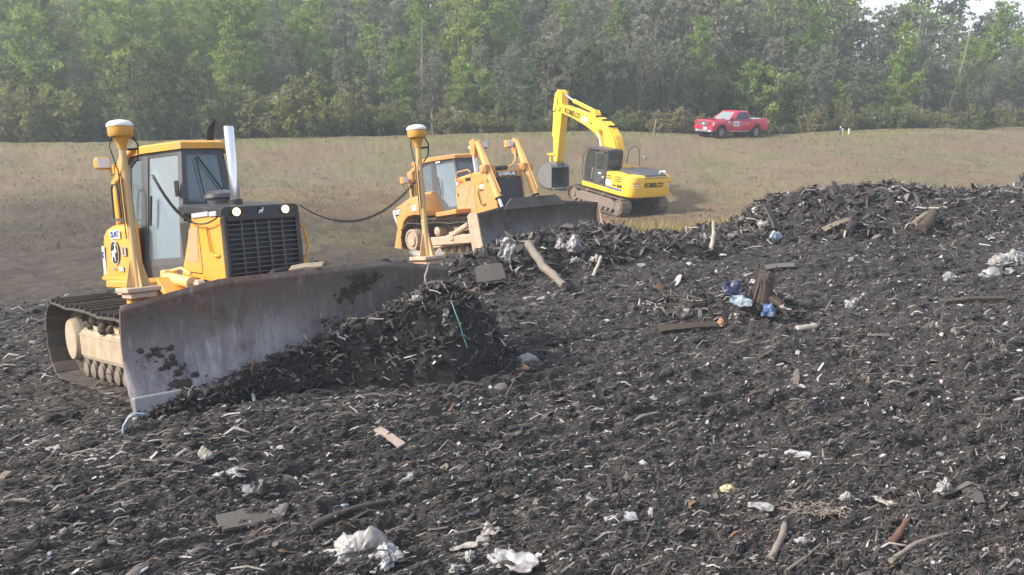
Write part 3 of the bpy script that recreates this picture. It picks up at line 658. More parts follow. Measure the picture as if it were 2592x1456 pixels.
hat.matrix_world = DAM @ Matrix.Translation((-.37, -.08, 2.11)) @ Matrix.Rotation(.5, 4, 'Z')
tag(hat, 'pale cyan hard hat on the dash behind the windshield of the nearest bulldozer', 'hard hat')
# ---------------------------------------------------------------- second bulldozer
def dozer_b():
    R_ = empty('bulldozer', 'orange yellow bulldozer with tall lift cylinders and dark mesh radiator, behind the waste windrow', 'bulldozer', (-1.159, 25.568, -1.851), (-.04, -.225, -.845))
    Y, B, C = M['cat'], M['black'], M['char']
    for s in (-1, 1):
        yc = s*1.25
        tr = make_track(R_, yc, .62, (-1.07, .62, .53), (1.75, .52, .44), .07, 38, M['track'], .03, .07)
        fr = MB().box(-.55, 1.35, yc-.15, yc+.15, .28, .62, .04).bar((.6, yc, .5), (1.75, yc, .52), .2, .2, .03).build('track_frame', M['pinkdust'], tr)
        for k in range(7): MB().lathe([(.06, -.19), (.12, -.18), (.12, .10), (.09, .11), (.09, .17), (0, .18)], (-.65+.36*k, yc, .16), (0, s, 0), 16).build('track_roller', M['pinkdust'], fr)
        MB().lathe([(0, -.1), (.14, -.1), (.14, .14), (.08, .18), (0, .18)], (.15, yc+s*.02, .78), (0, s, 0), 18).bar((.15, yc, .5), (.15, yc, .75), .12, .12).build('carrier_roller', M['pinkdust'], fr)
        wheel_disc('sprocket_cover', (-1.07, yc+s*.28, .62), .33, .3, M['pinkdust'], tr, .20, (0, s, 0), 16)
        MB().lathe([(0, -.18), (.42, -.18), (.42, .06), (0, .08)], (-1.07, yc, .62), (0, s, 0), 24).build('drive_sprocket', M['track'], tr)
        wheel_disc('idler_wheel', (1.75, yc+s*.12, .52), .36, .22, M['track'], tr, .15, (0, s, 0))
    MB().box(-1.8, 1.6, -.6, .6, .45, 1.15, .04).build('main_frame', M['pinkdust'], R_)
    # fender blocks over the rear of the tracks, wrapping down behind them
    out = [(-2.03, 1.66), (-2.10, 1.38), (-1.98, 1.05), (-2.05, .95), (-2.32, .42), (-2.02, .10), (-1.93, .10), (-1.86, .72), (-1.72, 1.03), (-1.60, 1.22), (-1.34, 1.36), (-.95, 1.38), (-.30, 1.28), (-.30, 1.42), (-.48, 1.95), (-1.15, 1.90)]
    for s in (-1, 1):
        fe = MB().prism(out, 'y', *sorted((s*.62, s*1.38)), .03, 2).build('fender', Y, R_)
        yv = s*1.384
        p = MB().prism([(-2.055, 1.64), (-2.085, 1.40), (-1.78, 1.44), (-1.74, 1.66)], 'y', *sorted((yv, yv+s*.006))).build('badge_plate', M['decalblack'], fe, 0)
        MB().prism([(-2.09, 1.40), (-2.05, 1.63), (-2.04, 1.63), (-1.97, 1.24), (-2.00, 1.22)], 'y', *sorted((yv, yv+s*.007))).build('white_flash', M['decalwhite'], fe, 0)
        text('badge_text', 'CAT', .20, M['decalwhite'], fe, (-1.91, yv+s*.010, 1.535), (-s, 0, 0) if s > 0 else (1, 0, 0), (0, 0, 1), 0, .010)
        panel('warning_sticker', M['decalwhite'], fe, (-.92, yv+s*.004, 1.58), (1, 0, 0), (0, 0, 1), .22, .17); panel('red_tag', M['decalred'], fe, (-.86, yv+s*.005, 1.46), (1, 0, 0), (0, 0, 1), .05, .07)
        text('model_text', 'D6T XL', .07, M['decalgrey'], fe, (-1.15, yv+s*.004, 1.72), (-s, 0, 0) if s > 0 else (1, 0, 0), (0, 0, 1))
        MB().box(-.95, -.5, *sorted((s*.64, s*1.0)), 1.9, 2.02, .03).build('fender_cap', Y, fe)
    dk = MB().box(-.32, .75, -1.08, 1.08, 1.22, 1.36, .02).box(-.9, .1, -.62, .62, 1.1, 1.4).build('deck', Y, R_)
    # engine enclosure
    MB().box(.1, 1.95, -.48, .48, 1.0, 2.24, .02).build('engine_bay', B, R_)
    for s in (-1, 1):
        sp = MB().prism([(.09, 1.20), (1.06, 1.16), (1.10, 2.33), (.17, 2.24)], 'y', *sorted((s*.49, s*.53)), .01).build('side_panel', Y, R_)
        MB().prism([(.23, 1.33), (.48, 1.35), (.94, 2.10), (.41, 2.02), (.30, 1.98)], 'y', *sorted((s*.53, s*.537))).build('screen', M['perf'], sp, 0)
        MB().prism([(.54, 1.36), (1.0, 1.31), (1.06, 2.08)], 'y', *sorted((s*.53, s*.537))).build('screen', M['perf'], sp, 0)
        yv = s*.539; rt = (1, 0, 0) if s < 0 else (-1, 0, 0)
        MB().prism([(.20, 2.05), (.19, 2.20), (.32, 2.22), (.33, 2.08)], 'y', *sorted((yv-s*.008, yv))).build('badge_plate', M['decalblack'], sp, 0); panel('white_badge', M['decalwhite'], sp, (.26, yv+s*.003, 2.135), rt, (0, 0, 1), .09, .10)
        panel('orange_sticker', M['decalorange'], sp, (.46, yv, 2.17), rt, (0.0, 0, 1), .20, .11); text('sticker_text', 'D6', .09, M['decalred'], sp, (.46, yv+s*.005, 2.17), rt, (0, 0, 1), 0, .006)
        panel('grille_slot', M['decalblack'], sp, (.80, yv-s*.006, 2.20), rt, (0, 0, 1), .26, .10); panel('maker_sticker', M['decalblack'], sp, (.24, yv-s*.006, 1.80), rt, (0, 0, 1), .05, .10)
        MB().tube([(.24, s*.52, 2.24), (.26, s*.54, 2.40), (.40, s*.55, 2.47), (.85, s*.55, 2.48), (.95, s*.54, 2.42), (.97, s*.52, 2.28)], .022, 8).build('handrail', Y, R_)
        fp = MB().prism([(1.075, 1.16), (1.90, 1.22), (1.98, 1.35), (1.98, 2.26), (1.11, 2.33)], 'y', *sorted((s*.492, s*.545)), .012).build('front_side_panel', Y, R_)
        MB().tube([(1.48, s*.55, 1.80), (1.30, s*.58, 1.84), (1.26, s*.585, 1.76), (1.34, s*.585, 1.42), (1.46, s*.58, 1.36), (1.52, s*.55, 1.42)], .014, 8).build('grab_handle', M['rubber'], fp)
        panel('orange_sticker', M['decalorange'], fp, (1.40, s*.549, 2.02), rt, (0, 0, 1), .18, .07); panel('white_sticker', M['decalwhite'], fp, (1.43, s*.549, 1.92), rt, (0, 0, 1), .17, .10)
    MB().loft([[(x, -.53, z-.06), (x, -.48, z), (x, .48, z), (x, .53, z-.06)] for x, z in ((.12, 2.30), (1.1, 2.37), (1.98, 2.30))]).build('hood', Y, R_)
    nf = MB()
    for s in (-1, 1): nf.box(1.90, 2.03, *sorted((s*.50, s*.56)), 1.0, 2.26, .015)
    nf.box(1.92, 2.02, -.50, .50, 2.10, 2.28, .015).box(1.92, 2.02, -.5, .5, 1.0, 1.12, .01); nose = nf.build('radiator_frame', Y, R_)
    MB().prism([(-.5, 1.12), (.5, 1.12), (.5, 1.95), (.38, 2.09), (-.38, 2.09), (-.5, 1.95)], 'x', 1.985, 2.0).build('radiator_screen', M['mesh'], R_, 0)
    np_ = panel('name_plate', M['decalblack'], R_, (2.026, -.06, 2.19), (0, 1, 0), (0, 0, 1), .76, .13, .01); text('name_text', 'CATERPILLAR', .125, M['white'], np_, (2.033, -.06, 2.19), (0, 1, 0), (0, 0, 1), 0, .008, .003, .86)
    for y in (-.03, .05): MB().lathe([(.014, 0), (.014, .01), (0, .012)], (2.0, y, 2.06), (1, 0, 0), 10).build('bolt', M['steel'], R_)
    MB().box(1.35, 1.72, -.30, .30, 2.34, 2.46, .03).build('hood_intake', B, R_)
    MB().tube([(1.68, .30, 2.40), (1.72, .48, 2.48), (1.75, .58, 2.62), (1.78, .60, 2.95)], .028, 8).build('hydraulic_hose', paint('tan_hose', (.55, .33, .14), amt=.4), R_)
    MB().tube([(.98, -.34, 2.3), (.98, -.34, 2.85), (.94, -.34, 3.02), (.84, -.34, 3.12)], [.07, .07, .07, .068], 16).build('exhaust_stack', M['chrome'], R_)
    # lift cylinders with their lamps
    for s in (-1, 1):
        a, b = Vector((1.74, s*.74, 3.14)), Vector((2.30, s*.71, 1.52)); d = (b-a).normalized()
        c = MB().cyl(a, b, .105).cyl(a-d*.02, a+d*.03, .115).cyl(b-d*.05, b+d*.01, .118).tube([a+Vector((.12, 0, -.1)), a+Vector((.16, 0, -.2)), b+Vector((.13, 0, .15))], .018, 6).build('lift_cylinder', paint('lift_cylinder_paint', (.66, .37, .12), (.40, .27, .18), .6), R_)
        MB().cyl(b, b+d*.75, .055).build('rod', M['chrome'], c); MB().cyl(b-d*.0, b+d*.05, .10).build('gland', M['rubber'], c)
        tr_ = a.lerp(b, .48)
        MB().box(-.13, .13, -.20, .20, -.12, .12, .03, Matrix.Translation(tr_+Vector((-.02, 0, 0)))).cyl(tr_+Vector((-.1, -s*.22, -.05)), Vector((1.7, s*.52, 2.05)), .10).cyl(tr_+Vector((0, -.22, 0)), tr_+Vector((0, .22, 0)), .07).build('trunnion', Y, c)
        MB().prism([(1.45, 2.85), (1.62, 2.72), (1.72, 3.15), (1.62, 3.28), (1.45, 3.22)], 'y', *sorted((s*.72, s*.86)), .02).build('bracket', Y, c)
        l = MB().box(1.52, 1.72, *sorted((s*.38, s*.60)), 2.98, 3.20, .025).bar((1.6, s*.58, 3.06), (1.7, s*.74, 3.06), .05, .06).build('work_light', B if s < 0 else Y, R_)
        MB().box(1.722, 1.735, *sorted((s*.405, s*.575)), 3.005, 3.175, .01).build('lens', M['lens'], l)
    # cab
    bot = [(.30, -.42), (-.50, -.88), (-1.45, -.90), (-1.45, .90), (-.50, .88), (.30, .42)]; top = [(.02, -.34), (-.58, -.76), (-1.40, -.78), (-1.40, .78), (-.58, .76), (.02, .34)]
    bp = [Vector((x, y, 1.40)) for x, y in bot]; tp = [Vector((x, y, 2.93)) for x, y in top]
    MB().loft([[v - Vector((0, 0, .15)) for v in bp], bp]).build('cab_base', C, R_)
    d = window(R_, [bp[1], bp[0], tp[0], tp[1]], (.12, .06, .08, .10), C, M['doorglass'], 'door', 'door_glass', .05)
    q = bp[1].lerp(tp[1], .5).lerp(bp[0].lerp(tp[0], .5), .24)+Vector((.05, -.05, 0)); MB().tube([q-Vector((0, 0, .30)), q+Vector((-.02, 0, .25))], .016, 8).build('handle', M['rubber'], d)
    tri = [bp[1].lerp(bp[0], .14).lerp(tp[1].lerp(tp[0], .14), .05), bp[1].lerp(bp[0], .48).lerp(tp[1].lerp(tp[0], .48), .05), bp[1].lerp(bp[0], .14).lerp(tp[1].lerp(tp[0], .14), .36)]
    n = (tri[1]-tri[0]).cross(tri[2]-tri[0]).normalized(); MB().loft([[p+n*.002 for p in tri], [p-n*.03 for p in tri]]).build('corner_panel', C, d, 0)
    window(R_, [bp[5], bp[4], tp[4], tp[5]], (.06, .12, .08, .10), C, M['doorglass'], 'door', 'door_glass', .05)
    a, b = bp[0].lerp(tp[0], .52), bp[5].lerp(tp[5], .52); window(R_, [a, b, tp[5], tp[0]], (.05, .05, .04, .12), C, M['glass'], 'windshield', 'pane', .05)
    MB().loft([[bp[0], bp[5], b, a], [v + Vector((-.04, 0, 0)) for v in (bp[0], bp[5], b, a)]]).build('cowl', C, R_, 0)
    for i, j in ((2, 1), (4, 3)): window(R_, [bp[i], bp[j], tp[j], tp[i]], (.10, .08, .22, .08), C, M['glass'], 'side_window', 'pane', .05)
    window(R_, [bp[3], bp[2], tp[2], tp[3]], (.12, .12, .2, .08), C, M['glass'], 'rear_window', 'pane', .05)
    ro = [(.08, -.36), (-.55, -.82), (-1.55, -.84), (-1.55, .84), (-.55, .82), (.08, .36)]
    MB().loft([[(x, y, 2.93) for x, y in ro], [(x, y, 3.02) for x, y in ro], [(x*.94-.05, y*.9, 3.06) for x, y in ro]]).build('roof', Y, R_)
    panel('roof_sticker', M['decalwhite'], R_, tp[1].lerp(tp[0], .25)+Vector((.03, -.02, -.055)), (tp[0]-tp[1]), (0, 0, 1), .14, .05)
    for s in (-1, 1):
        MB().box(-1.66, -1.40, *sorted((s*.80, s*1.0)), 1.35, 2.75, .03).bar((-1.55, s*.9, 2.7), (-1.1, s*.84, 2.95), .12, .12, .02).build('rollover_post', Y, R_)
        l = MB().box(-1.62, -1.42, *sorted((s*1.10, s*1.32)), 2.38, 2.60, .02).bar((-1.52, s*.95, 2.48), (-1.52, s*1.12, 2.48), .05, .05).build('work_light', Y, R_)
        MB().box(-1.418, -1.405, *sorted((s*1.13, s*1.29)), 2.41, 2.57, .01).build('lens', M['lens'], l)
        MB().tube([(-1.35, s*1.05, 2.30), (-1.36, s*1.07, 2.1), (-1.34, s*1.06, 1.75), (-1.22, s*1.02, 1.62)], .035, 8).build('hydraulic_hose', M['rubber'], R_)
    MB().box(-1.2, -.7, -.26, .26, 1.4, 1.85, .06, None, 3).prism([(-1.2, 1.8), (-1.06, 1.82), (-1.18, 2.5), (-1.3, 2.48)], 'y', -.24, .24, .05, 3).build('seat', M['seat'], R_)
    MB().box(-.2, .02, -.36, .36, 1.4, 2.05, .05).box(-1.1, -.5, .3, .5, 1.4, 1.95, .05).box(-1.1, -.5, -.5, -.3, 1.4, 1.95, .05).build('console', M['interior'], R_)
    # rear counter frame with tow step
    rf = MB().prism([(-2.10, .95), (-2.30, .95), (-2.75, .12), (-2.20, .06)], 'y', -1.10, -.98, .015).prism([(-2.10, .95), (-2.30, .95), (-2.75, .12), (-2.20, .06)], 'y', .98, 1.10, .015).box(-2.95, -2.3, -1.12, 1.12, .04, .28, .03).box(-3.05, -2.35, -1.16, -.80, .27, .31, .008).box(-3.3, -2.95, -1.1, -.85, .10, .36, .02).box(-3.36, -2.9, -1.18, -.84, .30, .34, .008)
    rf.build('rear_frame', Y, R_)
    # blade
    bl = make_blade(R_, 2.98, 2.27, 1.10, 1.26, .9, M['blade2'], 'blade', .26)
    g = MB(); g.loft([[(3.06, -1.20, 1.13), (3.06, 1.20, 1.13), (3.02, .80, 1.43), (3.02, -.85, 1.43)], [(3.00, -1.20, 1.13), (3.00, 1.20, 1.13), (2.97, .80, 1.43), (2.97, -.85, 1.43)]]); g.build('spill_guard', M['blade2'], bl, 0)
    MB().box(3.03, 3.10, -2.2, 2.2, -.02, .2, .01).build('cutting_edge', M['steel'], bl)
    for s in (-1, 1): MB().prism([(2.86, 1.06), (2.98, 1.14), (3.27, 1.11), (3.36, .2), (3.40, .0), (2.92, .0), (2.88, .5)], 'y', *sorted((s*2.28, s*2.33)), .01).build('end_plate', M['pinkdust'], bl)
    pa = MB()
    for s in (-1, 1): pa.bar((.2, s*1.66, .50), (2.85, s*1.68, .45), .16, .26, .03)
    pa.bar((.9, -1.66, .55), (2.75, -1.2, 1.0), .12, .12, .02).bar((.9, 1.66, .55), (2.75, 1.2, 1.0), .12, .12, .02).box(2.6, 2.80, -1.75, 1.75, .3, .5, .02).box(2.6, 2.8, -1.5, 1.5, .8, 1.0, .02)
    pa.build('push_arm_frame', M['pinkdust'], R_)
    tc = MB().cyl((1.3, -1.70, .62), (2.1, -1.70, .86), .085).box(1.2, 1.4, -1.78, -1.6, .45, .72, .03).build('tilt_cylinder', M['pinkdust'], R_); MB().cyl((2.1, -1.7, .86), (2.75, -1.7, 1.02), .05).build('rod', M['chrome'], tc)
    return R_
DB = dozer_b()
# ---------------------------------------------------------------- excavator (local: +X ahead along the boom, +Y its left, cab side)
def excavator():
    R_ = empty('excavator', 'bright yellow crawler excavator with raised boom and black cab, on the lower field', 'excavator', (5.301, 43.003, -3.382), (.037, -.054, 2.125))
    Y, B, C = M['kob'], M['black'], M['char']
    for s in (-1, 1):
        yc = s*1.18
        tr = make_track(R_, yc, .60, (-1.83, .46, .43), (1.83, .46, .42), .03, 46, M['excatrack'], .03, .03)
        fr = MB().prism([(-1.5, .25), (1.55, .25), (1.6, .60), (1.2, .74), (-1.2, .74), (-1.55, .6)], 'y', yc-.22, yc+.22, .04).build('track_frame', M['excatrack'], tr)
        for k in range(8): MB().lathe([(.1, -.2), (.11, .2), (.07, .26), (0, .27)], (-1.3+.37*k, yc, .17), (0, s, 0), 14).build('track_roller', M['excatrack'], fr)
        for x in (-.6, .7): MB().lathe([(.08, -.1), (.08, .24), (0, .26)], (x, yc, .84), (0, s, 0), 14).build('carrier_roller', M['excatrack'], fr)
        wheel_disc('idler_wheel', (1.83, yc+s*.20, .46), .34, .3, M['excatrack'], tr, .18, (0, s, 0)); wheel_disc('drive_sprocket', (-1.83, yc+s*.20, .46), .34, .3, M['excatrack'], tr, .24, (0, s, 0), 12)
    MB().box(-.9, .9, -1.0, 1.0, .45, .80, .06).lathe([(0, .8), (.75, .8), (.75, 1.0), (0, 1.0)], (0, 0, 0), (0, 0, 1), 32).build('lower_frame', M['excatrack'], R_)
    # upper structure
    dk = MB().prism([(1.28, 1.32), (1.28, .30), (.6, -.2), (1.15, -.55), (1.15, -1.32), (-2.0, -1.32), (-2.0, 1.32)], 'z', .99, 1.22, .05, 2); dk.build('deck', Y, R_)
    for s in (-1, 1):
        x1 = -.62 if s > 0 else 1.0
        h = MB().box(-1.95, x1, *sorted((s*.62, s*1.32)), 1.225, 2.02, .09, None, 3).build('side_housing', Y, R_)
        yv = s*1.322; rt = (-1, 0, 0) if s > 0 else (1, 0, 0)
        for k in range(3): MB().box(-1.85, -1.35, *sorted((yv, yv+s*.008)), 1.84-.10*k, 1.885-.10*k).build('vent_slot', M['decalblack'], h, 0)
        for k in range(2): MB().box(-1.05, -.70, *sorted((yv, yv+s*.008)), 1.80-.11*k, 1.845-.11*k).build('vent_slot', M['decalblack'], h, 0)
        panel('white_panel', M['decalwhite'], h, (-.87, yv, 1.50), rt, (0, 0, 1), .42, .26)
        MB().box(-1.98, -.66, *sorted((yv, yv+s*.007)), 1.23, 1.31).build('blue_stripe', M['decalblue'], h, 0)
        panel('small_plate', M['decalblack'], h, (-1.32, yv+s*.002, 1.42), rt, (0, 0, 1), .26, .07); text('model_text', '210', .19, M['decalblack'], h, (-1.70, yv+s*.006, 1.43), rt, (0, 0, 1), .12, .014, .003, 1.25)
    MB().box(-1.9, .2, -.62, .62, 1.225, 1.75, .05).build('engine_bay', Y, R_)
    MB().box(-2.0, .3, -.60, .60, 1.76, 1.92, .06).build('engine_deck', Y, R_)
    hd = MB(); hd.loft([[(-.72, -.95, 1.93), (-.72, .62, 1.93), (-.78, .56, 2.16), (-.80, -.85, 2.16)], [(-1.9, -1.05, 1.93), (-1.9, .95, 1.93), (-1.85, .80, 2.20), (-1.85, -.95, 2.20)], [(-2.62, -.95, 1.93), (-2.62, .55, 1.93), (-2.50, .4, 2.08), (-2.50, -.85, 2.08)]]); hd.build('engine_hood', C, R_, 0)
    MB().tube([(-2.2, -.70, 2.05), (-2.22, -.74, 2.16), (-2.40, -.80, 2.20), (-2.50, -.84, 2.20)], .055, 12).build('exhaust_pipe', M['chrome'], R_)
    # counterweight : rounded heavy block
    def ring(z, e): 
        pts = []; w, xr = 1.35-e, -2.62+e
        for k in range(7): a = PI/2*k/6; pts.append((-1.96-(.62-e)*math.sin(a)*.0-(.55)*(math.sin(a)), w-.45*(1-math.cos(a)), z))
        pts = [(-1.96, w, z)] + [(xr+.45*(1-math.sin(PI/2*k/7)), w-.45*(1-math.cos(PI/2*k/7)), z) for k in range(8)]
        return pts + [(x, -y, zz) for x, y, zz in pts[::-1]]
    cw = MB(); cw.loft([ring(.98, .12), ring(1.03, .03), ring(1.15, 0), ring(1.85, 0), ring(1.98, .035), ring(2.05, .12)]); W = cw.build('counterweight', Y, R_)
    text('maker_text', 'KOBELCO', .30, M['decalblack'], W, (-2.626, -.05, 1.60), (0, -1, 0), (0, 0, 1), .12, .014, .004, .86)
    for s in (-1, 1):
        rr = Vector((-.35*s*-1*-1 if s < 0 else .35, -1, 0)).normalized()
        c = Vector((-2.575, s*1.03, 1.62)); rr = Vector((.28*(-s)*-1, -1, 0)).normalized() if s > 0 else Vector((.28, -1, 0)).normalized()*1
        if s > 0: rr = Vector((-.28, -1, 0)).normalized()
        n = Vector((-1, .28*s, 0)).normalized()
        panel('red_sticker', M['decalred'], W, c+n*.024+Vector((0, 0, .08)), rr, (0, 0, 1), .30, .05); panel('white_sticker', M['decalwhite'], W, c+n*.024+Vector((0, 0, -.04)), rr, (0, 0, 1), .24, .16); panel('red_band', M['decalred'], W, c+n*.029+Vector((0, 0, -.05)), rr, (0, 0, 1), .18, .05)
    # cab
    X0, X1, Y0, Y1 = -.56, 1.20, .34, 1.28
    prof = [(X0, 1.22), (X0, 2.86), (X0+.10, 2.96), (X1-.35, 2.96), (X1-.16, 2.84), (X1+.02, 1.95), (X1-.02, 1.22)]
    def side(y, name):
        o = Vector((0, 1 if y > .8 else -1, 0))
        P = lambda x, z: Vector((x, y, z))
        f = MB(); t = .06*(-1 if y > .8 else 1)
        def rail(pts, w=.055):
            for a, b in zip(pts, pts[1:]): f.bar(P(*a)+Vector((0, t/2, 0)), P(*b)+Vector((0, t/2, 0)), .06, w*1.6, .012, (0, 0, 1) if abs(a[0]-b[0]) > abs(a[1]-b[1]) else (1, 0, 0))
        rail(prof+[prof[0]]); return f
    for y in (Y1, Y0): side(y, 'cab_frame').build('cab_side_frame', C, R_, 0)
    th = MB()
    for a in ((X0, 1.22), (X0, 2.90), (X1-.30, 2.93), (X1, 1.95), (X1-.02, 1.24)): th.bar((a[0]+.03, Y0, a[1]), (a[0]+.03, Y1, a[1]), .09, .08, .012)
    th.build('cross_frame', C, R_, 0); th = MB(); th.box(X0-.0, X1-.33, Y0, Y1, 2.945, 3.0, .03, None, 2).box(X0+.1, X1-.5, Y0+.1, Y1-.1, 3.0, 3.03, .01).build('cab_roof', C, R_)
    dr = MB(); yv = Y1+.012
    P = lambda x, z: (x, yv, z)
    for a, b in (((-.46, 1.26), (-.46, 2.80)), ((.28, 2.0), (.28, 2.80)), ((-.46, 2.80), (.28, 2.80)), ((.28, 2.0), (.40, 1.75)), ((.40, 1.75), (.30, 1.26)), ((-.46, 1.26), (.30, 1.26)), ((-.46, 1.95), (.28, 1.95))): dr.bar(P(*a), P(*b), .03, .09, .01, (0, 0, 1) if abs(a[0]-b[0]) > abs(a[1]-b[1]) else (1, 0, 0))
    dr.prism([(-.42, 1.95), (-.42, 1.62), (-.05, 1.30), (.30, 1.30), (.36, 1.75), (.26, 1.95)], 'y', yv-.012, yv+.006)
    door = dr.build('door', C, R_, 0)
    MB().box(-.42, .26, yv-.008, yv, 1.98, 2.78).build('door_glass', M['clearglass'], door, 0); MB().prism([(-.42, 1.30), (-.42, 1.60), (-.08, 1.30)], 'y', yv-.006, yv).build('lower_glass', M['clearglass'], door, 0)
    panel('sticker', M['decalwhite'], door, (-.08, yv+.012, 1.82), (-1, 0, 0), (0, 0, 1), .22, .06); panel('sticker', M['decalwhite'], door, (-.36, yv+.012, 1.66), (-1, 0, 0), (0, 0, 1), .12, .07)
    MB().tube([(.46, Y1+.03, 1.45), (.46, Y1+.08, 1.5), (.44, Y1+.08, 1.95), (.44, Y1+.03, 2.0)], .02, 8).build('grab_handle', M['decalgrey'], R_)
    gl = MB().prism([(.34, 1.30), (1.14, 1.30), (1.17, 1.95), (1.02, 2.80), (.34, 2.86)], 'y', Y1-.03, Y1-.02); gl.build('front_side_glass', M['clearglass'], R_, 0)
    MB().bar((.36, Y1-.0, 2.0), (1.14, Y1-.0, 1.98), .03, .03).build('window_rail', C, R_)
    MB().prism([(X0+.06, 1.3), (1.14, 1.30), (1.17, 1.95), (1.02, 2.82), (X0+.06, 2.86)], 'y', Y0+.02, Y0+.03).build('right_glass', M['clearglass'], R_, 0)
    rear = [Vector((X0-.006, Y1, 1.22)), Vector((X0-.006, Y0, 1.22)), Vector((X0-.006, Y0, 2.95)), Vector((X0-.006, Y1, 2.95))]
    window(R_, rear, (.11, .11, .85, .16), C, M['clearglass'], 'rear_window', 'pane', .05)
    front = [Vector((X1+.0, Y0, 1.95)), Vector((X1+.0, Y1, 1.95)), Vector((X1-.16, Y1, 2.84)), Vector((X1-.16, Y0, 2.84))]
    window(R_, front, .05, C, M['clearglass'], 'windshield', 'pane', .03)
    MB().box(-.42, .06, .58, 1.06, 1.25, 1.72, .08, None, 3).build('seat', M['seat'], R_)
    MB().prism([(-.42, 1.70), (-.28, 1.72), (-.36, 2.50), (-.48, 2.46)], 'y', .60, 1.04, .06, 3).build('seat_back', simple('seat_cover_yellow', (.50, .46, .06), .8, 0, .15), R_)
    MB().box(-.2, .5, .36, .52, 1.25, 1.85, .05).box(-.2, .4, 1.08, 1.2, 1.25, 1.72, .04).box(-.5, 1.1, .4, 1.2, 1.22, 1.26).build('console', M['interior'], R_)
    MB().tube([(1.32, 1.22, 1.3), (1.38, 1.30, 1.7), (1.30, 1.32, 2.5), (1.18, 1.28, 2.75)], .016, 6).build('handrail', M['rubber'], R_)
    MB().tube([(.9, -1.20, 2.0), (.86, -1.22, 2.8), (.4, -1.25, 3.05), (.1, -1.25, 2.95), (-.1, -1.22, 2.05)], .018, 8).build('handrail', M['rubber'], R_)
    mi = MB().tube([(-.1, -1.22, 2.6), (-.25, -1.30, 2.62)], .012, 6).box(-.33, -.27, -1.42, -1.24, 2.46, 2.66, .02).build('mirror', M['decalgrey'], R_)
    MB().box(-.3, .15, -1.15, -.85, 2.02, 2.10, .02).build('step_plate', paint('amber_step', (.75, .42, .06), amt=.2), R_)
    # boom
    up = [(.05, 2.2), (.10, 2.93), (.42, 3.51), (.86, 3.90), (1.41, 4.16), (1.95, 4.28), (2.67, 4.38), (3.99, 4.56), (5.15, 4.66), (5.40, 4.58)]
    lo = [(5.46, 4.36), (5.20, 4.26), (3.85, 4.04), (2.8, 3.80), (1.95, 3.52), (1.45, 3.15), (1.15, 2.85), (.75, 2.2), (.60, 1.7), (.25, 1.7)]
    bm_ = MB().prism(up+lo, 'y', -.25, .25, .015); bo = bm_.build('boom', Y, R_)
    text('maker_text', 'KOBELCO', .36, M['decalblack'], bo, (4.05, .258, 4.30), (-1, 0, -.13), (-.13, 0, 1), .12, .014, .004, .90); panel('white_sticker', M['decalwhite'], bo, (2.95, .256, 4.10), (-1, 0, -.12), (-.12, 0, 1), .40, .28); panel('black_sticker', M['decalblack'], bo, (2.35, .256, 3.98), (-1, 0, -.15), (-.15, 0, 1), .16, .08)
    hs = MB()
    for y in (-.19, -.10, .0, .10, .19): hs.tube([(-.03, y, 2.3), (.02, y, 3.0), (.36, y, 3.58), (.82, y, 3.98), (1.38, y, 4.23), (1.95, y, 4.34), (2.6, y, 4.43)], .026, 6)
    hs.build('hydraulic_pipe', Y, bo)
    for x, z in ((1.38, 4.24), (.82, 3.98), (1.95, 4.35)): MB().box(x-.06, x+.06, -.26, .26, z-.02, z+.07, .01).build('pipe_clamp', M['rubber'], bo)
    for s in (-1, 1):
        c = MB().cyl((.62, s*.42, 1.5), (1.05, s*.42, 2.75), .085).build('boom_cylinder', Y, R_); MB().cyl((1.05, s*.42, 2.75), (1.46, s*.42, 3.72), .055).build('rod', M['chrome'], c); MB().cyl((1.46, s*.26, 3.72), (1.46, s*.50, 3.72), .12).build('pin', Y, c)
    ac = MB().cyl((2.35, 0, 4.56), (4.25, 0, 4.92), .105).cyl((4.2, 0, 4.91), (4.28, 0, 4.925), .125).prism([(2.0, 4.28), (2.6, 4.36), (2.45, 4.66), (2.25, 4.64)], 'y', -.2, .2, .01).build('arm_cylinder', Y, R_); MB().cyl((4.25, 0, 4.92), (5.42, 0, 5.24), .06).build('rod', M['chrome'], ac)
    # arm (dipper)
    am = MB().prism([(5.20, 5.24), (5.36, 5.40), (5.62, 5.42), (5.84, 5.18), (5.93, 4.40), (5.86, 3.95), (5.52, 1.62), (5.42, 1.46), (5.26, 1.46), (5.18, 1.62), (5.12, 3.0), (5.08, 4.3)], 'y', -.23, .23, .015); ar = am.build('arm', Y, R_)
    MB().cyl((5.30, -.34, 4.46), (5.30, .34, 4.46), .15).build('pin', Y, ar); MB().tube([(5.55, .25, 4.95), (5.45, .30, 4.62), (5.62, .28, 4.30), (5.88, .26, 4.2)], .02, 6).build('hydraulic_hose', M['rubber'], ar)
    bc = MB().cyl((6.02, 0, 4.30), (5.99, 0, 2.85), .085).box(5.86, 6.10, -.10, .10, 4.22, 4.42, .02).build('bucket_cylinder', Y, R_); MB().cyl((5.99, 0, 2.85), (5.93, 0, 1.86), .05).build('rod', M['chrome'], bc)
    lk = MB()
    for s in (-1, 1): lk.bar((5.95, s*.28, 1.86), (5.42, s*.28, 1.92), .05, .12, .01).bar((5.95, s*.20, 1.86), (5.78, s*.20, 1.32), .05, .12, .01)
    lk.cyl((5.95, -.34, 1.86), (5.95, .34, 1.86), .06).build('bucket_linkage', Y, R_)
    # bucket : curled shell open towards the cab
    sh = [(5.10, 1.25), (5.30, 1.42), (5.75, 1.38), (6.15, 1.15), (6.35, .80), (6.30, .45), (6.0, .20), (5.5, .08), (4.95, .10)]
    bk = MB(); n = len(sh); hw = .58
    inner = [(x + (5.55-x)*.07, z + (.75-z)*.07) for x, z in sh]
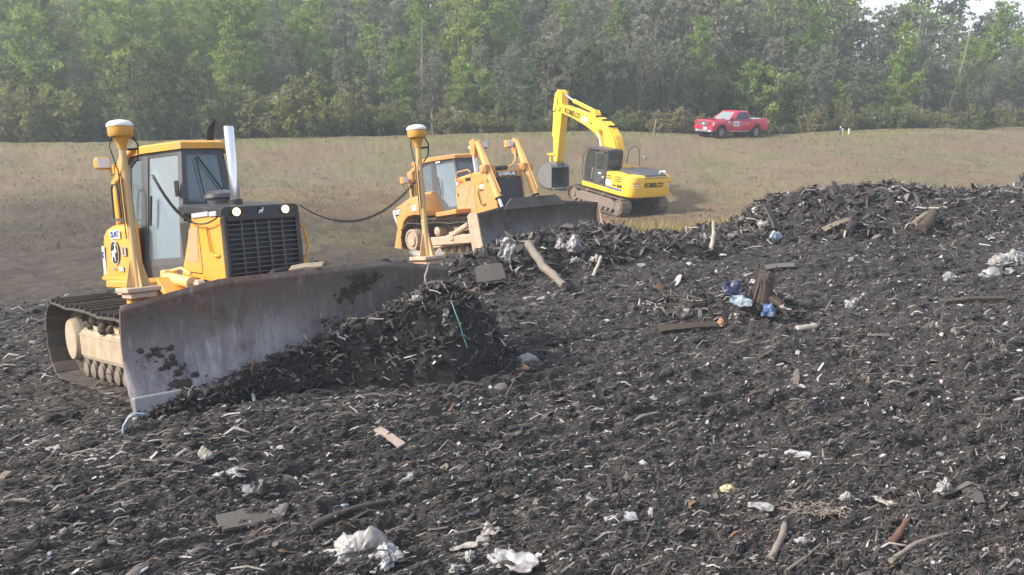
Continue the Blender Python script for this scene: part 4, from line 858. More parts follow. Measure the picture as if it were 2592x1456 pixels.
    bk.loft([[(x, -hw, z) for x, z in sh] + [(x, -hw, z) for x, z in inner[::-1]], [(x, hw, z) for x, z in sh] + [(x, hw, z) for x, z in inner[::-1]]])
    for s in (-1, 1): bk.prism(sh, 'y', *sorted((s*hw, s*(hw+.035))), .005)
    for s in (-1, 1): bk.prism([(5.05, 1.30), (5.55, 1.40), (5.95, 1.36), (5.70, 1.52), (5.30, 1.58)], 'y', *sorted((s*.24, s*.29)), .005)
    bu = bk.build('bucket', paint('worn_bucket', (.20, .205, .22), (.12, .10, .09), .6, .5, 2, 0, .5), R_, 30)
    for k in range(5): y = -.50+.25*k; MB().loft([[(5.02, y-.05, .06), (5.02, y+.05, .06), (5.02, y+.05, .15), (5.02, y-.05, .15)], [(4.74, y-.025, .10), (4.74, y+.025, .10), (4.74, y+.025, .125), (4.74, y-.025, .125)]]).build('tooth', M['steel'], bu)
    return R_
excavator()
# ---------------------------------------------------------------- pickup
def pickup():
    R_ = empty('pickup_truck', 'red extended cab pickup truck parked on the grassy crest, white sign on its door', 'pickup truck', (16.139, 63.896, -1.616), (-.001, -.036, -2.562))
    red = NT('red_car_paint'); red.bsdf(red.mix(red.noise(1.5, 5), (.46, .010, .045), (.54, .014, .06)), .28, .1, None, spec=.6, coat=.7); red = red.m
    dust = paint('dusty_sill', (.40, .10, .07), (.34, .27, .19), .9, .6, 3)
    # body below the glass : cross-sections from nose to tail, (x, half width, bottom z, belt z, crown z)
    def arch(x, z):
        for ax in (1.84, -1.84):
            d = abs(x-ax)
            if d < .53: z = max(z, .42+math.sqrt(max(0, .53**2-d*d))*.98)
        return z
    def lower(xs, belt, crown, wid, bot=.46):
        rings = []
        for x in xs:
            b = min(arch(x, bot), belt(x)-.12); w = wid(x); zt, zc = belt(x), crown(x)
            hf = [(w-.05, b), (w, b+.10*(zt-b)), (w+.0, b+.55*(zt-b)), (w-.015, zt-.06), (w-.06, zt)]
            rings.append([(x, y, z) for y, z in hf] + [(x, w*.5, zc), (x, 0, zc+.01), (x, -w*.5, zc)] + [(x, -y, z) for y, z in hf[::-1]])
        return rings
    xs = lambda a, b, n: [a+(b-a)*i/n for i in range(n+1)]
    fw = lambda x: .96-.10*max(0, (x-2.2)/.6)**2
    fr = MB(); fr.loft(lower(xs(.95, 2.74, 36), lambda x: 1.26-.05*max(0, x-1.0)/1.75-.05*max(0, x-2.5), lambda x: 1.32-.07*max(0, x-1.0)/1.75-.12*max(0, (x-2.55)/.2)**2, fw), caps=True); body = fr.build('front_body', red, R_, 40)
    cb = MB(); cb.loft(lower(xs(-1.12, .96, 10), lambda x: 1.26, lambda x: 1.27, lambda x: .97)); cb.build('cab_body', red, R_, 40)
    hb = MB()
    for s in (-1, 1): hb.loft([[(2.60, s*.30, 1.10), (2.60, s*.55, 1.10), (1.2, s*.60, 1.24), (1.2, s*.30, 1.24)], [(2.50, s*.34, 1.235), (2.50, s*.50, 1.235), (1.2, s*.54, 1.365), (1.2, s*.36, 1.365)]])
    hb.build('hood_bulge', red, R_, 30)
    bd = MB()                                              # open load bed with walls
    for s in (-1, 1):
        rr = []
        for x in xs(-3.02, -1.16, 30):
            b = arch(x, .52); rr.append([(x, s*.90, b), (x, s*.965, b+.05), (x, s*.97, 1.15), (x, s*.945, 1.34), (x, s*.86, 1.35), (x, s*.84, 1.30), (x, s*.84, max(b, .75))])
        bd.loft(rr)
    bd.box(-3.02, -1.16, -.86, .86, .70, .76).box(-1.20, -1.15, -.9, .9, .7, 1.32); bd.build('load_bed', red, R_, 35)
    tg = MB().box(-3.10, -3.03, -.86, .86, .62, 1.35, .02).build('tailgate', red, R_)
    # greenhouse
    gb = [(1.12, .80), (.70, .90), (-1.10, .91), (-1.12, .85)]
    def loop(z, xf, xr, w): return [Vector((xf, w-.06, z)), Vector((xf-.30, w, z)), Vector((xr, w, z)), Vector((xr, -w, z)), Vector((xf-.30, -w, z)), Vector((xf, -w+.06, z))]
    bt, tp = loop(1.26, 1.10, -1.10, .93), loop(1.84, .28, -.95, .70)
    MB().loft([[v for v in tp], [v+Vector((-.02, 0, .06)) for v in loop(1.84, .22, -.92, .66)], [v+Vector((0, 0, .095)) for v in loop(1.84, .0, -.80, .5)]]).build('roof', red, R_, 50)
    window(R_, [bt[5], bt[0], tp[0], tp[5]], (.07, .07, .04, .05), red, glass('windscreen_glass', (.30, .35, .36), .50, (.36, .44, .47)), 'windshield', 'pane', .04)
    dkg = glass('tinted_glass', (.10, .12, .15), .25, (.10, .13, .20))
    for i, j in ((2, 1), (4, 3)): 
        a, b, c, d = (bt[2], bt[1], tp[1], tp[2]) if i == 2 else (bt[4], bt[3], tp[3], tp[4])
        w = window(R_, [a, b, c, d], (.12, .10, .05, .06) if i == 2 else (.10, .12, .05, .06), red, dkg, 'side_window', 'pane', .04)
        m = a.lerp(b, .42), d.lerp(c, .42); MB().bar(m[0], m[1], .03, .05).build('window_pillar', M['decalblack'], w, 0)
    for a, b, c, d in ((bt[1], bt[0], tp[0], tp[1]), (bt[5], bt[4], tp[4], tp[5])): MB().loft([[a, b, c, d], [v*.985+Vector((0, 0, .02)) for v in (a, b, c, d)]]).build('pillar', red, R_, 0)
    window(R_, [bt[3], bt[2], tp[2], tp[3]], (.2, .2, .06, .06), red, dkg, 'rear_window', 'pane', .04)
    MB().box(-.9, .75, -.75, .75, .9, 1.28).box(.55, .95, -.72, .72, 1.2, 1.32, .05).box(-.4, -.2, -.6, -.15, 1.2, 1.72, .05).box(-.4, -.2, .15, .6, 1.2, 1.72, .05).build('interior', M['interior'], R_)
    MB().box(.72, .95, -.1, .45, 1.32, 1.335).build('dash_papers', M['decalwhite'], R_, 0)
    # front end
    MB().box(2.63, 2.80, -.90, .90, .58, .80, .06, None, 3).build('bumper', red, R_); MB().box(2.58, 2.76, -.86, .86, .40, .58, .05, None, 2).build('lower_valance', M['decalgrey'] if False else simple('grey_valance', (.16, .16, .18), .6), R_)
    g = MB().box(2.70, 2.775, -.56, .56, .84, 1.14, .03).build('grille', simple('dark_grille', (.07, .07, .08), .4, .3), R_)
    for k in range(3): MB().box(2.772, 2.785, -.50, .50, .89+.085*k, .91+.085*k).build('bar', M['steel'], g, 0)
    MB().lathe([(0, 0), (.10, 0), (.10, .015), (0, .02)], (0, 0, 0), (0, 0, 1), 20).build('oval_badge', M['white'], g).matrix_local = Matrix.Translation((2.785, 0, .985)) @ Matrix.Rotation(PI/2, 4, 'Y') @ Matrix.Diagonal((.5, 1.1, 1, 1))
    MB().box(2.64, 2.74, -.60, .60, .80, .835, .01).build('grille_lip', red, R_)
    for s in (-1, 1):
        MB().prism([(2.38, .96), (2.72, .84), (2.74, 1.11), (2.30, 1.15)], 'y', *sorted((s*.60, s*.915)), .03).build('headlight', simple('headlamp_clear', (.72, .72, .76), .15, 0, .08), R_)
        MB().lathe([(.0, 0), (.07, 0), (.07, .02), (0, .02)], (2.76, s*.62, .49), (1, 0, 0), 14).build('fog_lamp', M['lens'], R_)
        mr = MB().box(.98, 1.14, *sorted((s*1.0, s*1.2)), 1.24, 1.44, .03).bar((1.02, s*.92, 1.28), (1.04, s*1.02, 1.3), .05, .06).build('mirror', M['rubber'], R_)
        MB().box(-3.11, -2.95, *sorted((s*.86, s*.98)), .95, 1.30, .02).build('tail_light', M['decalred'], R_); MB().box(-3.115, -2.94, *sorted((s*.87, s*.985)), 1.08, 1.16, .01).build('reversing_light', M['white'], R_)
        MB().box(-.98, .95, *sorted((s*.90, s*1.0)), .42, .47, .015).build('running_board', M['steel'], R_); MB().box(-1.12, 1.28, *sorted((s*.80, s*.94)), .44, .58, .02).build('sill', dust, R_)
        yv = s*.972
        rt = (-1, 0, 0) if s > 0 else (1, 0, 0)
        p = panel('door_sign', M['decalwhite'], R_, (.42, yv+s*.002, 1.00), rt, (0, 0, 1), .56, .36, .01); panel('sign_print', simple('pale_violet_print', (.42, .42, .62), .5, 0, .05), p, (.42, yv+s*.007, .98), rt, (0, 0, 1), .38, .22, .006); text('sign_text', 'D&C', .12, M['decalblue'], p, (.42, yv+s*.012, 1.01), rt, (0, 0, 1), 0, .004)
        panel('fender_badge', M['decalwhite'], R_, (1.16, yv-s*.008, 1.12), rt, (0, 0, 1), .30, .08, .01)
        for x in (.98, -.38, -1.12): MB().box(x-.006, x+.006, *sorted((yv-s*.004, yv+s*.001)), .60, 1.24).build('door_seam', M['decalblack'], R_, 0)
        MB().bar((-.12, yv+s*.02, 1.10), (-.30, yv+s*.02, 1.10), .03, .035, .01).build('door_handle', red, R_)
        for ax in (1.84, -1.84):
            c = (ax, s*.95, .40)
            w = MB().lathe([(.24, -.26), (.36, -.26), (.40, -.22), (.40, -.04), (.37, 0), (.28, 0), (.27, -.02), (.24, -.03)], c, (0, s, 0), 30).build('wheel', M['rubber'], R_)
            rm = MB().lathe([(.27, -.04), (.26, -.015), (.235, -.02), (.22, -.09), (0, -.09)], c, (0, s, 0), 26)
            for k in range(6): a = 2*PI*k/6; rm.bar(Vector(c)+Vector((0, -s*.03, 0)), Vector(c)+Vector((.245*math.cos(a), -s*.025, .245*math.sin(a))), .05, .09 if k % 2 else .085, .01, (0, 1, 0))
            rm.lathe([(.07, -.05), (.07, -.01), (0, 0)], c, (0, s, 0), 14); rm.build('rim', M['steel'], w)
            MB().lathe([(.50, -.50), (.52, -.06), (.50, -.06), (.0, -.45)], (ax, s*.95, .44), (0, s, 0), 20).build('wheel_well', M['decalblack'], R_)
    lp = panel('license_plate', M['decalwhite'], R_, (2.81, .22, .66), (0, 1, 0), (0, 0, 1), .34, .17, .012)
    return R_
TK = pickup()
TKM = Matrix.LocRotScale(TK.location, TK.rotation_euler, None)
b = MB().box(-.28, .28, -.35, .35, 0, .48, .03).build('storage_box', M['white']); b.matrix_world = TKM @ Matrix.Translation((-1.55, .25, .94)); tag(b, 'white box in the bed of the red pickup, right behind the cab', 'box')
b = MB().box(-.35, .35, -.40, .40, 0, .44, .03).build('storage_box', M['white']); b.matrix_world = TKM @ Matrix.Translation((-2.30, .20, .94)); tag(b, 'low white box in the bed of the red pickup, nearer the tailgate', 'box')
b = MB().tube([(0, -.7, 0), (0, -.68, .42), (0, -.4, .62), (0, .4, .62), (0, .68, .42), (0, .7, 0)], .035, 10).build('bed_hoop', M['rubber']); b.matrix_world = TKM @ Matrix.Translation((-1.92, 0, .94)); tag(b, 'black hoop standing across the bed of the red pickup', 'hoop')
# ---------------------------------------------------------------- trees, shrubs, grass
def leaf_mat(name, stops, trans=.48, hue=.6):
    t = NT(name); oi = t.n('ShaderNodeObjectInfo'); at = t.n('ShaderNodeAttribute', attribute_name='Col'); sc = t.n('ShaderNodeSeparateColor'); t.l(at.outputs['Color'], sc.inputs[0])
    f = t.math('ADD', t.math('MULTIPLY', oi.outputs['Random'], hue), t.math('MULTIPLY', sc.outputs[0], 1-hue), True)
    c = t.ramp(f, stops)
    d = t.n('ShaderNodeBsdfDiffuse'); x = t.n('ShaderNodeBsdfTranslucent'); t.l(c, d.inputs[0]); t.l(t.mix(.5, c, t.mix(.5, c, (.2, .22, .03)), 'MIX'), x.inputs[0])
    m = t.n('ShaderNodeMixShader'); m.inputs[0].default_value = trans; t.l(d.outputs[0], m.inputs[1]); t.l(x.outputs[0], m.inputs[2]); t.l(m.outputs[0], t.out.inputs['Surface']); return t.m
M['pine'] = leaf_mat('pine_needles', [(0, (.12, .20, .07)), (.5, (.215, .31, .09)), (1, (.34, .41, .11))])
M['grey'] = leaf_mat('grey_green_leaves', [(0, (.135, .175, .125)), (.5, (.20, .22, .165)), (1, (.26, .25, .215))])
M['oak'] = leaf_mat('dark_green_leaves', [(0, (.045, .072, .032)), (.5, (.070, .105, .048)), (1, (.11, .145, .075))])
M['shrub'] = leaf_mat('shrub_leaves', [(0, (.12, .145, .07)), (.40, (.18, .20, .09)), (.7, (.21, .185, .105)), (1, (.22, .28, .08))], .48, .85)
M['bright'] = leaf_mat('yellow_green_leaves', [(0, (.12, .15, .035)), (1, (.21, .24, .06))])
M['plume'] = leaf_mat('pale_plumes', [(0, (.30, .28, .24)), (1, (.5, .48, .44))])
M['bark'] = simple('bark', (.12, .098, .082), .9, 0, .4, 5, .5, .02); M['snagbark'] = simple('grey_snag_bark', (.20, .17, .15), .9, 0, .3, 5, .4, .02); M['palebark'] = simple('pale_bark', (.34, .30, .27), .9, 0, .3, 5, .4, .02)
M['grassb'] = leaf_mat('dry_grass_blades', [(0, (.080, .085, .032)), (.5, (.150, .132, .070)), (1, (.24, .205, .125))], .4, 0)
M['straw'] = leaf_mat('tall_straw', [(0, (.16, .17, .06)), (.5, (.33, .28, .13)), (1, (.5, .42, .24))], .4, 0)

def cards(C, size, n, g, flat=0.0, asp=.6, shade=None):
    """C: centres (k,3); n leaf-sized quads of about size round each; returns V, F, col"""
    k = len(C); N = k*n; P = np.repeat(C, n, 0)
    P = P + g.normal(0, 1, (N, 3))*size*np.array([1, 1, .8])*.85
    a = g.normal(0, 1, (N, 3)); a[:, 2] *= (1-flat); a /= np.linalg.norm(a, axis=1, keepdims=True)
    b = np.cross(a, g.normal(0, 1, (N, 3))); b /= np.linalg.norm(b, axis=1, keepdims=True)
    s = size*(.55+.7*g.random((N, 1))); A, B = a*s, b*s*asp
    V = np.stack([P-A, P+B*.9, P+A, P-B], 1).reshape(-1, 3); Fq = np.arange(N*4).reshape(-1, 4)
    c = np.clip(np.repeat(g.random(k) if shade is None else shade, n)*.65+g.random(N)*.35, 0, 1)
    return V, Fq, np.repeat(np.stack([c, c, c], 1), 4, 0)
def trunk(name, path, r0, r1, limbs, mat, parent):
    mb = MB(); n = len(path); mb.tube(path, [r0+(r1-r0)*i/(n-1) for i in range(n)], 8)
    for p, q, r in limbs:
        m = (Vector(p)+Vector(q))/2 + Vector((0, 0, -.04*(Vector(q)-Vector(p)).length)); mb.tube([p, m, q], [r, r*.7, r*.3], 5)
    return mb.build(name, mat, parent, 60)
def make_pine(seed, h, rad, low=.30, dens=1.0):
    g = np.random.default_rng(seed); R_ = bpy.data.objects.new('pine_tree', None); COL.objects.link(R_)
    lean = g.normal(0, .02, 2); ax = lambda z: np.array([lean[0]*z+.06*math.sin(z*.9+seed), lean[1]*z, z])
    C, L = [], []; z = h*low
    while z < h*.98:
        u = (z-h*low)/(h*(1-low)); r = .95*rad*(1-u**1.6)**.62*(.70+.6*g.random())*(.55+.45*min(1, u*5)) + .12
        for a in g.random(max(2, int(5-2*u)))*2*PI:
            if g.random() < .14: continue
            rr = r*(.6+.55*g.random()); tip = ax(z)+np.array([math.cos(a)*rr, math.sin(a)*rr, rr*(.22+.35*u)])
            L.append((tuple(ax(z)), tuple(tip), .02+.018*(1-u)))
            for s in np.linspace(.40, 1.02, max(2, int(rr*2.8*dens))): C.append(ax(z)*(1-s)+tip*s+g.normal(0, .10, 3))
        z += .26+.16*g.random()+.1*(1-u)
    C.append(ax(h))
    trunk('trunk', [tuple(ax(h*i/8)) for i in range(9)], .05+.011*h, .025, L[::2], M['bark'], R_)
    V, Fq, c = cards(np.array(C), .23, int(11*dens), g, 0, .42); np_mesh('crown', V, Fq, M['pine'], R_, c)
    return R_
def make_broad(seed, h, rad, mat, low=.3, size=.16, n=9, clumps=170, bark='bark', name='broadleaf_tree', thin=1.0):
    g = np.random.default_rng(seed); R_ = bpy.data.objects.new(name, None); COL.objects.link(R_)
    lobes = []; k = int(5+g.integers(4))
    for i in range(k): a = g.random()*2*PI; zz = h*(low+(.92-low)*(i+.6)/k); w = rad*(1.0-.55*abs((zz/h-.58)/.45)); lobes.append((math.cos(a)*w*.55, math.sin(a)*w*.55, zz, w*(.55+.35*g.random())))
    C, L = [], []; fork = h*low*.9
    for (x, y, zz, r) in lobes:
        L.append(((0, 0, fork+(zz-fork)*.25), (x, y, zz), .03+.007*h))
        m = int(clumps/k)
        d = g.normal(0, 1, (m, 3)); d /= np.linalg.norm(d, axis=1, keepdims=True); q = np.array([x, y, zz]) + d*(r*(.45+.6*g.random((m, 1))))*np.array([1, 1, 1.15])
        for v in q[:int(9*thin)]: L.append(((x, y, zz-r*.3), tuple(v), .018))
        C.append(q)
    C = np.concatenate(C)
    trunk('trunk', [(.1*math.sin(i+seed), .08*math.cos(i*1.3+seed), h*.82*i/6) for i in range(7)], .05+.010*h, .03, L, M[bark], R_)
    V, Fq, c = cards(C, size, n, g, 0, .6); np_mesh('crown', V, Fq, mat, R_, c)
    return R_
def make_shrub(seed, h, rad, mat, plume=False, name='shrub'):
    g = np.random.default_rng(seed); R_ = bpy.data.objects.new(name, None); COL.objects.link(R_)
    C = []; L = []
    for i in range(14):
        a = g.random()*2*PI; rr = rad*math.sqrt(g.random()); hh = h*(.55+.5*g.random())*(1-.35*(rr/rad)**2); tip = np.array([math.cos(a)*rr, math.sin(a)*rr, hh])
        L.append(((tip[0]*.2, tip[1]*.2, 0), tuple(tip), .022))
        for s in np.linspace(.12, 1, 10): C.append(tip*np.array([.3+.7*s, .3+.7*s, s])+g.normal(0, .16, 3)*rad*.6)
    C = np.array(C); C[:, 2] = np.maximum(C[:, 2], .08)
    trunk('stem', [(0, 0, 0), (.03, 0, h*.3), (0, .05, h*.6)], .04, .02, L, M['bark'], R_)
    V, Fq, c = cards(C, .13, 15, g, 0, .55); np_mesh('foliage', V, Fq, mat, R_, c)
    if plume:
        top = C[np.argsort(-C[:, 2])[:16]]*np.array([.35, .35, 1])+np.array([0, 0, .10]); V, Fq, c = cards(top, .08, 14, g, 0, .5); np_mesh('plume', V, Fq, M['plume'], R_, c)
    return R_
def make_snag(seed, h):
    g = np.random.default_rng(seed); R_ = bpy.data.objects.new('dead_tree', None); COL.objects.link(R_)
    L = [((0, 0, z), (g.normal(0, .5), g.normal(0, .5), z+.3+.5*g.random()), .03) for z in np.linspace(h*.45, h*.95, 9)]
    trunk('trunk', [(.05*math.sin(i*1.1+seed), .04*math.cos(i), h*i/7) for i in range(8)], .11, .03, [], M['snagbark'], R_)
    mb = MB(); mb.tube([(.05*math.sin(h*0+i*1.1+seed), .04*math.cos(i), h*i/7) for i in range(3, 8)], .012, 5)
    for p, q, r in L: mb.tube([p, ((p[0]+q[0])/2, (p[1]+q[1])/2, (p[2]+q[2])/2+.05), q], [r, r*.7, r*.3], 5)
    mb.build('branch', M['snagbark'], R_, 60)
    return R_
_used = set()
def plant(proto, x, y, s, label, cat, group, rz=None, sink=.1, lean=(0, 0), sz=None):
    o = proto if proto.name not in _used else copy_tree(proto)
    _used.add(proto.name)
    o.location = (x, y, float(base_h(np.array([x]), np.array([y]))[0])-sink); o.scale = (s, s, sz or s); o.rotation_euler = (lean[0], lean[1], random.random()*2*PI if rz is None else rz)
    return tag(o, label, cat, group)

random.seed(21)
pines = [make_pine(100+i, 10.5+.8*i, 2.2+.16*(i % 3), .22+.04*(i % 4)) for i in range(6)]
youngs = [make_pine(140+i, 6.5+.6*i, 1.95, .10, 1.1) for i in range(3)]
greys = [make_broad(200+i, 10+.7*i, 2.5+.2*(i % 3), M['grey'], .24+.04*(i % 3), .16, 13, 270, 'palebark' if i == 3 else 'bark') for i in range(6)]
oaks = [make_broad(300+i, 6.5+.8*i, 2.9, M['oak'], .15, .15, 12, 230, 'bark', 'broadleaf_tree') for i in range(3)]
shr = [make_shrub(400+i, 2.0+.22*i, 1.35+.1*(i % 3), M['shrub']) for i in range(5)]
plm = [make_shrub(430+i, 2.2, 1.4, M['shrub'], True) for i in range(2)]
brt = [make_shrub(450+i, 3.4, 2.1, M['bright']) for i in range(1)]
snags = [make_snag(500+i, 12+i) for i in range(3)]
def px_of(x, y): return CX_PX + F_PX*x/(y*math.cos(PITCH)+2*math.sin(PITCH))
def xat(px, d): return (px-CX_PX)/F_PX*(d*math.cos(PITCH)+.6)
def band(px): return 'left' if px < 700 else 'middle' if px < 1500 else 'right'
ROW = {0: 'front', 1: 'middle', 2: 'back'}
def where(px, row):
    t = 'above the nearest bulldozer' if px < 620 else 'left of the right mast' if px < 1000 else 'above the second bulldozer' if px < 1340 else 'above the excavator boom' if px < 1680 else 'above the red pickup' if px < 2010 else 'right of the red pickup'
    return t
# woodland in depth rows, photo composition: pines left, grey hardwoods to the right, mixed between
nP = nG = 0
rows = [(9, 0), (13, 0), (17.5, 1), (22, 1), (27.5, 1), (34, 2), (41, 2), (50, 2), (60, 2), (72, 2)]
for off, row in rows:
    step = 74 + off*.25
    px = -170 + random.random()*step
    while px < 2790:
        d = 61 + .178*xat(px, 66) + off + random.uniform(-2.2, 2.2); x = xat(px, d); y = d
        if off > 36 and px > 2020: px += step; continue          # sky beyond the wood on the right
        pp = .82 if px < 900 else .5 if px < 1300 else .22 if px < 1700 else .26
        if off < 12 and px < 1000: px += step*1.4; continue
        tall = (.60, .82, 1.12)[row]*(1.22 if px > 1200 else 1.0)*(.80 if px > 2120 else 1)
        if random.random() < pp:
            young = random.random() < (.5 if off < 16 else .12)
            pr = random.choice(youngs if young else pines); s = random.uniform(.8, 1.18)*tall
            yl = 'young bushy' if young else 'tall slender'
            plant(pr, x, y, s, f'{yl} green pine in the {ROW[row]} of the wood, {where(px, row)}', 'pine tree', f'pines of the wood {where(px, row)}'); nP += 1
        else:
            s = random.uniform(.78, 1.15)*tall
            plant(random.choice(greys), x, y, s, f'grey green hardwood in the {ROW[row]} of the wood, {where(px, row)}', 'tree', f'hardwoods of the wood {where(px, row)}'); nG += 1
        px += step*random.uniform(.75, 1.3)
# dark rounded trees and the hedge of shrubs just behind the crest
def crest(px, off): d = 61+.178*xat(px, 63)+off; d = 61+.178*xat(px, d)+off; return xat(px, d), d
for i, (px, off, s, lb) in enumerate([(340, 4.6, 1.12, 'large dark rounded tree behind the nearest bulldozer receiver'), (60, 7, .85, 'dark rounded tree at the left end of the crest'), (480, 5.5, .78, 'dark bushy tree behind the nearest bulldozer exhaust stack'), (205, 6, .72, 'dark bushy tree left of the large rounded tree'), (1500, 8.5, .98, 'dull green spreading tree behind the excavator boom'), (1400, 10.5, .95, 'dull green tree left of the excavator arm'), (1790, 8.5, .82, 'silvery green tree left of the red pickup'), (1880, 9.5, .95, 'silvery green tree straight behind the red pickup'), (2030, 7, .60, 'dense dark bush just right of the red pickup'), (1980, 6.5, .45, 'low dark bush at the tail of the red pickup')]):
    x, y = crest(px, off); plant(oaks[i % 3], x, y, s, lb, 'tree', None)
for px, off, s, lb in [(1935, 8, .85, 'young dark green pine rising behind the tailgate of the red pickup'), (2010, 8.5, .80, 'young dark green pine right of the red pickup'), (300, 12, 1.0, 'bright yellow green pine above the nearest receiver'), (110, 12.5, 1.25, 'tall bright yellow green pine at the left edge')]:
    x, y = crest(px, off); plant(youngs[int(px) % 3], x, y, s, lb, 'pine tree', None)
for px, off, s, sz, lean, lb in [(1062, 9, .95, .80, .04, 'tall bare grey snag standing above the right mast'), (2400, 9, .9, .86, .16, 'tall leaning bare trunk on the right side of the wood'), (1650, 14, .9, .8, .02, 'bare forked trunk among the hardwoods above the excavator'), (2100, 14, .9, .75, .05, 'thin bare trunk above and right of the red pickup'), (1375, 8, .55, .34, .08, 'thin bare trunk left of the excavator arm')]:
    x, y = crest(px, off); plant(snags[int(px) % 3], x, y, s, lb, 'dead tree', None, 0, .1, (0, lean), sz)
x, y = crest(770, 3.4); plant(brt[0], x, y, 1.12, 'bright yellow green bush between the nearest bulldozer and the right mast', 'bush', None)
px = -120
k = 0
while px < 2750:
    for off in (4.2, 6.4, 8.8):
        p2 = px + random.uniform(-25, 25); x, y = crest(p2, off+random.uniform(-.5, .5))
        if (1740 < p2 < 1960 and off < 5) or (200 < p2 < 520 and off < 8): continue
        s = random.uniform(.75, 1.2)*(1.45 if p2 < 950 else 1.0)
        pl = (random.random() < .22 and p2 > 700)
        plant(random.choice(plm if pl else shr), x, y, s, ('shrub with pale feathery plumes' if pl else 'olive brown shrub') + f' in the crest hedge, {where(p2, 0)}', 'shrub', f'hedge shrubs along the crest {where(p2, 0)}'); k += 1
    px += 84*random.uniform(.85, 1.2)
for pr in pines+youngs+greys+oaks+shr+plm+brt+snags:
    if pr.name not in _used:
        for ch in list(pr.children): bpy.data.objects.remove(ch)
        bpy.data.objects.remove(pr)
# broken post, marker posts
x, y = crest(1660, -.2); z = float(base_h(np.array([x]), np.array([y]))[0])
o = MB().tube([(0, 0, -.2), (.02, 0, .6), (.10, 0, 1.15), (.12, .02, 1.25)], [.07, .06, .05, .02], 9).build('broken_post', M['snagbark']); o.location = (x, y, z); tag(o, 'short weathered broken post on the crest between excavator and pickup', 'post')
for px, col, hgt, lb in ((2137, simple('blue_marker', (.03, .10, .20), .5), .52, 'dark blue marker post on the crest right of the red pickup'), (2142.5, simple('yellow_marker', (.65, .42, .03), .5), .36, 'yellow marker post with white cap beside the dark blue one'), (2159, simple('white_marker', (.75, .75, .74), .5), .30, 'short white marker post right of the yellow one')):
    x, y = crest(px, -.1); z = gz(x, y)
    o = MB().lathe([(.06, 0), (.06, hgt), (.05, hgt+.02), (0, hgt+.03)], (0, 0, 0), n=14).build('marker_post', col); o.location = (x, y, z-.02); tag(o, lb, 'marker post')
    MB().lathe([(.07, hgt), (.07, hgt+.09), (.05, hgt+.12), (0, hgt+.13)], (0, 0, 0), n=14).build('cap', M['white'] if px > 2140 else M['decalgrey'], o)

def blades(name, x, y, h, wd, mat, kind='stuff', z=None, shade=None, tilt=.45):
    g = rng; N = len(x); z = ground_h(x, y)-.01 if z is None else z
    a = g.random(N)*2*PI; d = np.stack([np.cos(a), np.sin(a), np.zeros(N)], 1); l = g.random(N)*2*PI; t = np.stack([np.cos(l), np.sin(l), np.zeros(N)], 1)*(g.random((N, 1))*tilt*h[:, None])
    P = np.stack([x, y, z], 1); up = np.zeros((N, 3)); up[:, 2] = h
    V = np.stack([P-d*wd[:, None], P+d*wd[:, None], P+t*.55+up*.62+d*wd[:, None]*.6, P+t+up], 1).reshape(-1, 3)
    c = g.random(N) if shade is None else np.clip(shade+g.normal(0, .12, N), 0, 1)
    return tag(np_mesh(name, V, np.arange(N*4).reshape(-1, 4), mat, None, np.repeat(np.stack([c]*3, 1), 4, 0)), kind=kind)
def scatter(n, px0, px1, d0, d1, keep):
    d = np.sqrt(rng.random(n)*(d1**2-d0**2)+d0**2); p = px0+(px1-px0)*rng.random(n); x = (p-CX_PX)/F_PX*(d*.966+.6); k = keep(x, d); return x[k], d[k]
# short tufty field grass (thin towards the tip), verge along the crest, straw behind the windrow
x, y = scatter(150000, -120, 2710, 24, 78, lambda x, y: (waste(x, y) < .35) & (y < crest_y(x)+3) & (vnoise(x*.9, y*1.5, 61)+.5*vnoise(x*4, y*6, 62)+.12 > .25*rng.random(len(x))))
n = len(x); blades('field_grass', x, y, .03+.07*rng.random(n)**2, .010+.012*rng.random(n), M['grassb'], shade=.45+.5*vnoise(x*.25, y*.4, 63), tilt=.9)
x, y = scatter(42000, -120, 2710, 24, 76, lambda x, y: (waste(x, y) < .35) & (y < crest_y(x)+1) & (vnoise(x*1.7, y*2.6, 64)+.3*vnoise(x*.4, y*.5, 65) > .08+.2*rng.random(len(x))))
n = len(x); blades('grass_tufts', x, y, .08+.16*rng.random(n)**2, .012+.014*rng.random(n), M['grassb'], shade=.18+.5*rng.random(n)*rng.random(n), tilt=1.1)
x, y = scatter(60000, -150, 2740, 48, 80, lambda x, y: np.abs(y-crest_y(x)-.5) < .7)
n = len(x); blades('verge_grass', x, y, .05+.14*rng.random(n), .010+.012*rng.random(n), M['grassb'], shade=np.full(n, .38), tilt=.6)
def straw_keep(x, y): return (np.exp(-((x-5.5)/3.2)**2-((y-25.5)/2.0)**2)+.8*np.exp(-((x-21)/2.0)**2-((y-31)/2.5)**2)+.45*np.exp(-((x-15)/2.5)**2-((y-30)/1.5)**2) > .25+.6*rng.random(len(x)))
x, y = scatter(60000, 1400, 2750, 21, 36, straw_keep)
n = len(x); blades('tall_dry_grass', x, y, .18+.5*rng.random(n), .006+.006*rng.random(n), M['straw'], shade=np.where(x > 12, .15, .55), tilt=.5)
